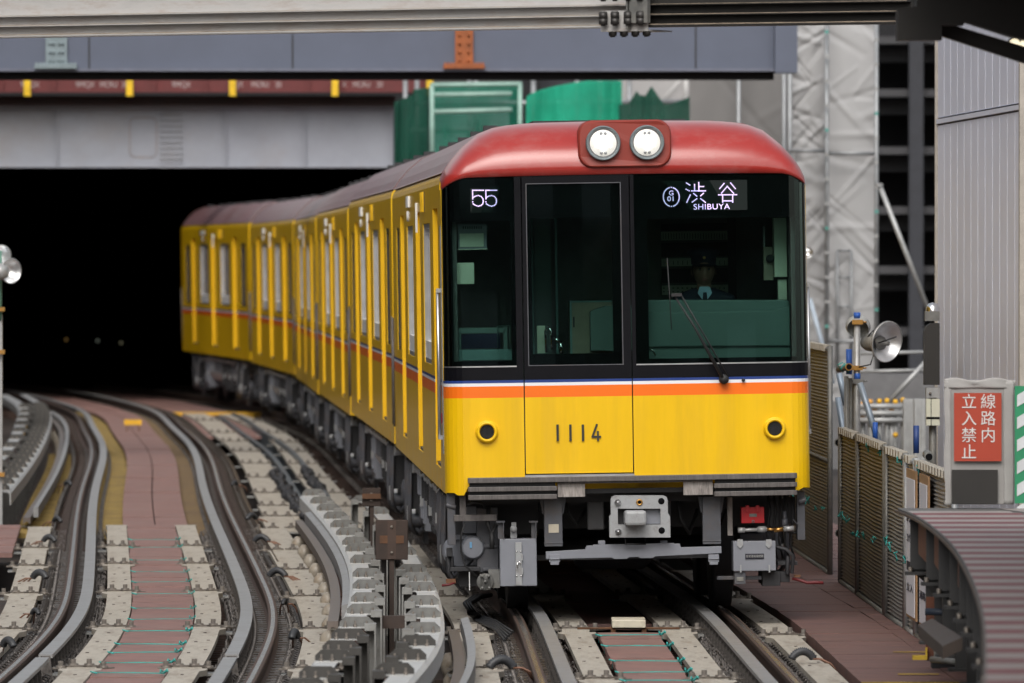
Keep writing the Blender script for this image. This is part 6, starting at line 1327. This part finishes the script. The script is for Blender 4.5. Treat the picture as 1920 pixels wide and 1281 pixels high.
pipe([W(1573, 1000, 69.3), W(1573, 1000, 70.2)], .032, M_GALVD, 'pipe with a black open end low in the fence gap', hole=W(1573, 1000, 69.3) - Vector((0, .004, 0)))
pipe([W(1641, 825, 67), W(1641, 792, 67)], .020, M_BLUE, 'bright blue cap sticking up behind the fence below the diagonal pipe'); pipe([W(1718, 850, 62), W(1718, 798, 62)], .021, mat('deep_blue_cap', (.012, .04, .16), rough=.5), 'deep blue cap behind the silvery fence panels')
pipe([W(1738, 852, 60.0), W(1742, 857, 59.4)], .032, M_GALVD, 'pipe end with rusty clamp above the notices', hole=W(1742, 857, 59.4) - Vector((0, .004, 0)))
# far site rail with yellow capped posts
D = 98
g = empty('site_railing', W(1670, 850, D), 'blurred pipe railing with yellow capped posts behind the fence', 'railing'); g0 = Vector(g.location)
for y in (762, 775, 788): m = MB(); m.tube([W(1600, y, D), W(1700, y, D)], .03, 8); m.obj('rail_pipe', M_GALV, g, off=g0)
for x, y in ((1618, 758), (1632, 753), (1649, 752), (1663, 751), (1679, 753), (1693, 750), (1640, 768), (1672, 768), (1618, 780), (1679, 815)):
    m = MB(); m.tube([W(x, 870, D + .1), W(x, y + 3, D + .1)], .03, 8); po = m.obj('post', M_GALV, g, off=g0); m = MB(); m.lathe([(0, .028), (.026, .018), (.03, -.012), (.015, -.03), (0, -.03)], W(x, y, D + .08) - g0, (0, 0, 1), 10); m.obj('post_cap', M_YPLATE if x % 2 else mat('orange_cap', (.62, .3, .06), rough=.5), po)
for x, D_, lab in ((1702, 92, 'left'), (1722, 91, 'right')):
    m = MB(); m.box(W(x - 8, 905, D_), W(x + 12, 748, D_ + .2)); m.box(W(x - 6, 905, D_ - .05), W(x - 3, 752, D_)); m.box(W(x + 7, 905, D_ - .05), W(x + 10, 752, D_)); tag(m.obj('upright_hoarding', M_GALV), '%s pale grey upright site panel behind the yellow capped posts' % lab, 'hoarding', 'pale site panels')
for y in (663, 697): m = MB(); m.tube([W(1612, y, 101), W(1745, y - 3, 101)], .02, 8); tag(m.obj('guard_pipe', M_GALV), ('upper' if y < 680 else 'lower') + ' horizontal pipe behind the floodlight', 'pipe', 'horizontal pipes behind the floodlight')
m = MB(); m.box(W(1600, 750, 103), W(1760, 700, 103.3)); tag(m.obj('site_hoarding', mat('grey_site_boards', (.13, .13, .135), rough=.7, var=.2)), 'grey strip of site boarding just above the yellow capped railing', 'hoarding')
m = MB(); m.box(W(1560, 880, 106), W(1770, 752, 106.3)); tag(m.obj('site_hoarding', MATS['grey_site_boards']), 'lower grey site boarding directly behind the yellow capped posts', 'hoarding')
m = MB(); m.lathe([(.07, -.03), (.06, .03), (.02, .06), (0, .06)], W(1514, 474, 100), (.3, 1, 0), 16); tag(m.obj('work_lamp', M_CHROME), 'small silver lamp peeking out right of the train roof edge', 'lamp')
# signal cabinet group left of the pale wall
root = empty('signal', W(1746, 800, 67.5), 'black backed signal with brackets and cream box beside the pale wall', 'signal'); g0 = Vector(root.location); D = 67.5
def pb(mb, x0, y0, x1, y1, d, t, mi=0): a_, b_ = W(x0, y1, d), W(x1, y0, d); mb.box((a_.x, d, a_.z), (b_.x, d + t, b_.z), mi)
m = MB(); pl = [(1733, 722), (1733, 622), (1737, 612), (1745, 606), (1762, 606), (1762, 722)]; m.prism([(W(x, y, D).x, W(x, y, D).z) for x, y in pl], D, D + .15); m.obj('backboard', M_CAN, root, off=g0)
m = MB(); pb(m, 1735, 584, 1762, 602, D, .15); m.obj('top_bracket', M_GALVD, root, off=g0); m = MB(); pb(m, 1737, 727, 1762, 746, D, .15); m.obj('lower_bracket', M_GALV, root, off=g0)
m = MB(); m.lathe([(0, -.02), (.010, -.02), (.012, 0)], W(1744, 738, D) - g0, (0, 1, 0), 8); m.obj('bolt', M_BOLT, root)
m = MB(); pb(m, 1737, 748, 1762, 798, D, .12); pb(m, 1737, 782, 1762, 786, D - .003, .01, 1); pb(m, 1745.5, 748, 1746.5, 798, D - .004, .01, 1); m.obj('cream_box', [M_IV, M_INK], root, off=g0)
m = MB(); m.tube([W(1749, 1000, D + .1), W(1749, 730, D + .1)], .03, 10); m.obj('post', M_GALVD, root, off=g0)
m = MB(); m.lathe([(.055, -.01), (.055, .02), (.035, .055), (0, .065)], W(1749, 583, D + .06) - g0, (0, 0, 1), 20); m.obj('dome', M_CHROME, root)
# floodlights on the post at the left edge
root = empty('floodlight', W(0, 1000, 84.5), 'pair of silver floodlights on a green and grey post at the left edge', 'floodlight'); g0 = Vector(root.location)
m = MB(); a_ = W(-8, 1000, 84.5); b_ = W(4, 590, 84.5); m.box((a_.x, 84.5, a_.z), (b_.x, 84.56, b_.z)); m.tube([W(-1, 600, 84.5), W(-1, 470, 84.5)], .025, 10, 1); m.obj('post', [M_GALV, mat('green_post_paint', (.10, .22, .17), rough=.5)], root, off=g0)
for y in (580, 660, 890): m = MB(); p = W(2, y, 84.45); m.box((p.x - .03, p.y - .03, p.z - .02), (p.x + .035, p.y + .02, p.z + .02)); m.obj('clamp', M_BRASS, root, off=g0)
lampset(root, W(2, 478, 84.6), .088, Vector((-.35, .85, -.2)), 84); lampset(root, W(17, 508, 84.4), .118, Vector((-.6, .75, 0)), 84)
m = MB(); m.lathe([(0, -.06), (.06, -.05), (.085, .02), (.07, .10), (0, .12)], W(3, 510, 84.3) - g0, Vector((-.8, .5, 0)), 18); m.obj('housing', M_GALV, root)
walkway(TL, 76, 84, -1.85, -1.28, -.05, 1.0)
m = MB(); p = W(47, 802, 125); m.box((p.x - .1, p.y, p.z - .1), (p.x + .1, p.y + .3, p.z + .08)); tag(m.obj('yellow_box', M_YPLATE), 'small yellow box behind the far left barrier', 'box')

# ------------------------------------------------------------------ platform
PE = Spline([(20, 1.0), (32, 1.724), (35.8, 1.93), (38.5, 2.063), (41.3, 2.18), (44.4, 2.291), (47.7, 2.383), (50.5, 2.423), (53.4, 2.42), (54.6, 2.39)])
m = MB(); PZ = .95
pl = [(PE(D_), D_) for D_ in [20 + i * .8 for i in range(44)] if D_ <= 54.6] + [(7, 54.6), (7, 20)]
m.prism(pl, PZ - .022, PZ, axis='z'); tag(m.obj('platform', mat('grey_platform_surface', (.105, .102, .10), rough=.75, var=.15, dirt=(.09, .085, .08), dirt_amt=.5)), kind='structure')
M_WS = mat('platform_white_stripe', (.27, .245, .235), rough=.7, var=.15, dirt=(.25, .2, .19), dirt_amt=.5); M_RS = mat('platform_red_stripe', (.165, .058, .064), rough=.7, var=.15, dirt=(.15, .1, .1), dirt_amt=.5)
m = MB(); D_ = 26.0; k = 0; st = .44
while D_ < 53.4:
    xr_ = min(7, 3.05 + max(0, (53.2 - D_)) * .12) if D_ > 50 else 6.9
    a0, a1 = PE(D_) + .008, PE(D_ + st) + .008; m.add([(a0, D_, PZ + .003), (xr_, D_, PZ + .003), (xr_, D_ + st, PZ + .003), (a1, D_ + st, PZ + .003)], [(0, 1, 2, 3)], k % 2); D_ += st; k += 1
tag(m.obj('platform_stripes', [M_WS, M_RS]), kind='structure')
m = MB(); m.add([(3.35, 52.0, PZ + .004), (3.6, 52.0, PZ + .004), (3.2, 54.2, PZ + .004), (3.0, 54.2, PZ + .004)], [(0, 1, 2, 3)]); tag(m.obj('painted_line', M_WS), kind='structure')
g = empty('platform_edge', (PE(40), 40, .9), 'brown rusted edge beam curving along the platform side', 'edge beam'); g0 = Vector(g.location)
class Sh:
    pass
m = MB(); sweep(m, PE, 22, 54.6, [(-.006, PZ - .030), (.03, PZ - .030), (.03, PZ - .0225), (-.0, PZ - .0225), (-.0, PZ - .014), (-.006, PZ - .014)], step=.6); m.obj('edge_angle', mat('worn_brown_edge', (.10, .075, .06), rough=.6, var=.3, scale=15), g, off=g0)
M_BKT = mat('black_bracket_steel', (.035, .035, .036), rough=.6, var=.2)
for i in range(13):
    D_ = 53.6 - i * 1.75; m = MB(); P0 = PE.at(D_, 0, 0); w_ = 1.0
    m.prism([(P0.x + .03, .912), (P0.x + .9, .912), (P0.x + .9, .30), (P0.x + .30, .34), (P0.x + .02, .60)], P0.y, P0.y + .03); m.box((P0.x - .01, P0.y - .06, .565), (P0.x + .35, P0.y + .06, .585)); m.box((P0.x + .02, P0.y - .02, .60), (P0.x + .14, P0.y - .001, .91))
    m.box((P0.x + .12, P0.y + .031, .15), (P0.x + .34, P0.y + .12, .56)); m.box((P0.x + .08, P0.y - .03, .14), (P0.x + .40, P0.y + .16, .155))
    b_ = m.obj('platform_bracket', M_BKT, off=(P0.x, P0.y, .3)); tag(b_, '%s black bracket plate under the platform edge, counted from its far end' % (['first'] + ORD[1:])[i], 'bracket', 'brackets under the platform edge')
    m = MB(); m.lathe([(0, .03), (.014, .03), (.014, 0)], (.02, -.03, .285), (0, 0, 1), 6); m.lathe([(0, .03), (.014, .03), (.014, 0)], (.10, .03, .285), (0, 0, 1), 6); m.obj('bolts', M_BOLT, b_)
    if i < 12:
        m = MB(); q0, q1 = PE.at(D_ - .15, .06, 0), PE.at(D_ - 1.55, .06, 0); m.add([q0 + Vector((0, 0, .70)), q1 + Vector((0, 0, .66)), q1 + Vector((0, 0, .912)), q0 + Vector((0, 0, .912))], [(0, 1, 2, 3)]); v_ = [p + Vector((.012, 0, 0)) for p in m.v]; m.add(v_, [(3, 2, 1, 0)]); m.obj('infill_plate', mat('orange_rust_infill', (.15, .065, .038), rough=.7, var=.35, scale=9), b_, off=(P0.x, P0.y, .3)) if i % 3 != 2 else None
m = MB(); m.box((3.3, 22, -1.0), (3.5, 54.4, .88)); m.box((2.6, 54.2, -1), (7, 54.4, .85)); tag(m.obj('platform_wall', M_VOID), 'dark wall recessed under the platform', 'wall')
a_ = W(1722, 1180, 50.3); m = MB(); q = [W(1722, 1172, 50.6), W(1748, 1160, 50.6), W(1805, 1195, 47.2), W(1768, 1212, 47.2)]; m.add(q + [p - Vector((0, 0, .07)) for p in q], [(0, 1, 2, 3), (4, 5, 6, 7), (0, 1, 5, 4), (1, 2, 6, 5), (2, 3, 7, 6), (3, 0, 4, 7)]); tag(m.obj('strut', mat('brown_strut_steel', (.055, .04, .032), rough=.6, var=.3)), 'slanting brown steel strut sticking out beneath the platform', 'strut')
g = empty('support_post', W(1744, 1240, 52.3), 'rusty square post with cross bars under the far end of the platform', 'post'); g0 = Vector(g.location)
m = MB(); pb(m, 1737, 1120, 1752, 1239, 52.3, .06); m.obj('post', mat('red_brown_post', (.12, .04, .02), rough=.7, var=.3), g, off=g0)
m = MB(); m.tube([W(1735, 1147, 52), W(1800, 1150, 52)], .022, 10, 0); m.obj('pipe', mat('dark_blue_pipe', (.02, .03, .05), rough=.5), g, off=g0); m = MB(); m.tube([W(1748, 1237, 52), W(1800, 1242, 51)], .02, 10); pb(m, 1752, 1222, 1800, 1232, 52.1, .05); m.obj('cross_bar', M_GALVD, g, off=g0)
m = MB(); pb(m, 1736, 1215, 1739, 1238, 52.25, .06); pb(m, 1712, 1230, 1739, 1238, 52.2, .12); m.obj('yellow_foot', mat('worn_yellow_paint2', (.5, .33, .03), rough=.7, var=.3), g, off=g0)
# keep-out sign on the platform end
D = 54.3; root = empty('warning_sign', W(1838, 948, D), 'grey wrapped board with an orange red keep out sign in white kanji', 'sign'); g0 = Vector(root.location)
M_WRAP = mat('grey_wrapped_sheet', (.33, .32, .31), rough=.7, var=.1, scale=6); M_WR2 = mat('grey_board_face', (.29, .28, .27), rough=.7, var=.08)
m = MB(); pb(m, 1776, 713, 1902, 946, D, .10); m.obj('board', M_WR2, root, off=g0, bevel=.006)
m = MB(); m.grid(lambda u, v: Vector((W(1771 + 12 * u + 1.2 * math.sin(v * 13 + u * 3) * (1 - u), 0, D).x, D - .008 - .003 * math.sin(u * 5 + v * 6), W(0, 948 - 236 * v + 4 * u * (v > .9), D).z)), 10, 40); m.grid(lambda u, v: Vector((W(1770 + 134 * u, 0, D).x, D - .008 - .003 * math.sin(u * 11 + v * 3), W(0, 728 - 17 * v - (3 * math.sin(u * 11) if v > .5 else 0), D).z)), 50, 5); m.grid(lambda u, v: Vector((W(1882 + 18 * u + .6 * math.sin(v * 7), 0, D).x, D - .007 - .003 * math.sin(u * 4 + v * 5), W(0, 946 - 232 * v, D).z)), 8, 30); o = m.obj('wrapping', M_WRAP, root, off=g0); s_ = o.modifiers.new('t', 'SOLIDIFY'); s_.thickness = .004
m = MB(); pb(m, 1789, 737, 1878, 865, D - .030, .012); sp_ = m.obj('sign_plate', mat('orange_red_sign', (.36, .045, .020), rough=.5, var=.04), root, off=g0)
m = MB()
for txt, x in (('線路内', 1853), ('立入禁止', 1817)):
    for i, ch in enumerate(txt): p = W(x, 755 + i * 31.5, D - .031); put_text(m, ch, .098, (p.x - g0.x, D - .0335 - g0.y, p.z - g0.z), ext=.0008)
m.obj('sign_text', mat('sign_white', (.62, .60, .58), rough=.5, var=.03), sp_)
m = MB(); pb(m, 1785, 881, 1871, 944, D - .03, .02); m.obj('black_panel', M_CAN, root, off=g0)
D = 54.2; root = empty('barrier_board', W(1912, 946, D), 'green and white diagonally striped barrier board at the right edge', 'barrier board'); g0 = Vector(root.location)
m = MB(); pb(m, 1903, 724, 1960, 944, D, .05); m.obj('board', mat('barrier_green', (.02, .22, .10), rough=.5), root, off=g0)
m = MB()
for k in range(6): y_ = 741 + k * 42; m.prism([(W(x, y, D).x, W(x, y, D).z) for x, y in ((1907, y_ + 22), (1907, y_ - 0), (1955, y_ - 28), (1955, y_ - 6))], D - .004, D - .001)
m.obj('stripe', mat('barrier_white', (.55, .57, .58), rough=.5), root, off=g0)

# unseen blocks added to cut light from the left and darken windscreen reflections
g = empty('left_light_blocker', (-16, 90, 0), 'unseen dark block added on the left to shade the train side', 'building'); g0 = Vector(g.location)
M_FAC = mat('blocker_wall_dark', (.045, .045, .048), rough=.6, var=.2); M_FWIN = mat('blocker_pane', (.02, .022, .026), rough=.12)
m = MB(); m.box((-26, 20, -3), (-14, 149, 11.5)); m.obj('wall', M_FAC, g, off=g0)
for k in range(3):
    for j in range(16): m = MB(); m.box((-13.99, 34 + j * 7, 1.5 + k * 3.4), (-13.9, 39 + j * 7, 3.5 + k * 3.4)); m.obj('window', M_FWIN, g, off=g0)
g = empty('unseen_station_block', (0, -40, 0), 'dark station building standing behind the platform end', 'building'); g0 = Vector(g.location)
m = MB(); m.box((-45, -60, -3), (45, -40, 13)); m.obj('wall', M_FAC, g, off=g0)
for k in range(3):
    for j in range(12): m = MB(); m.box((-40 + j * 7, -39.99, 2 + k * 3.6), (-35.5 + j * 7, -39.9, 4 + k * 3.6)); m.obj('window', mat('pale_reflection_pane', (.30, .33, .35), rough=.2), g, off=g0)  # pale panes added to give the windscreen something to reflect
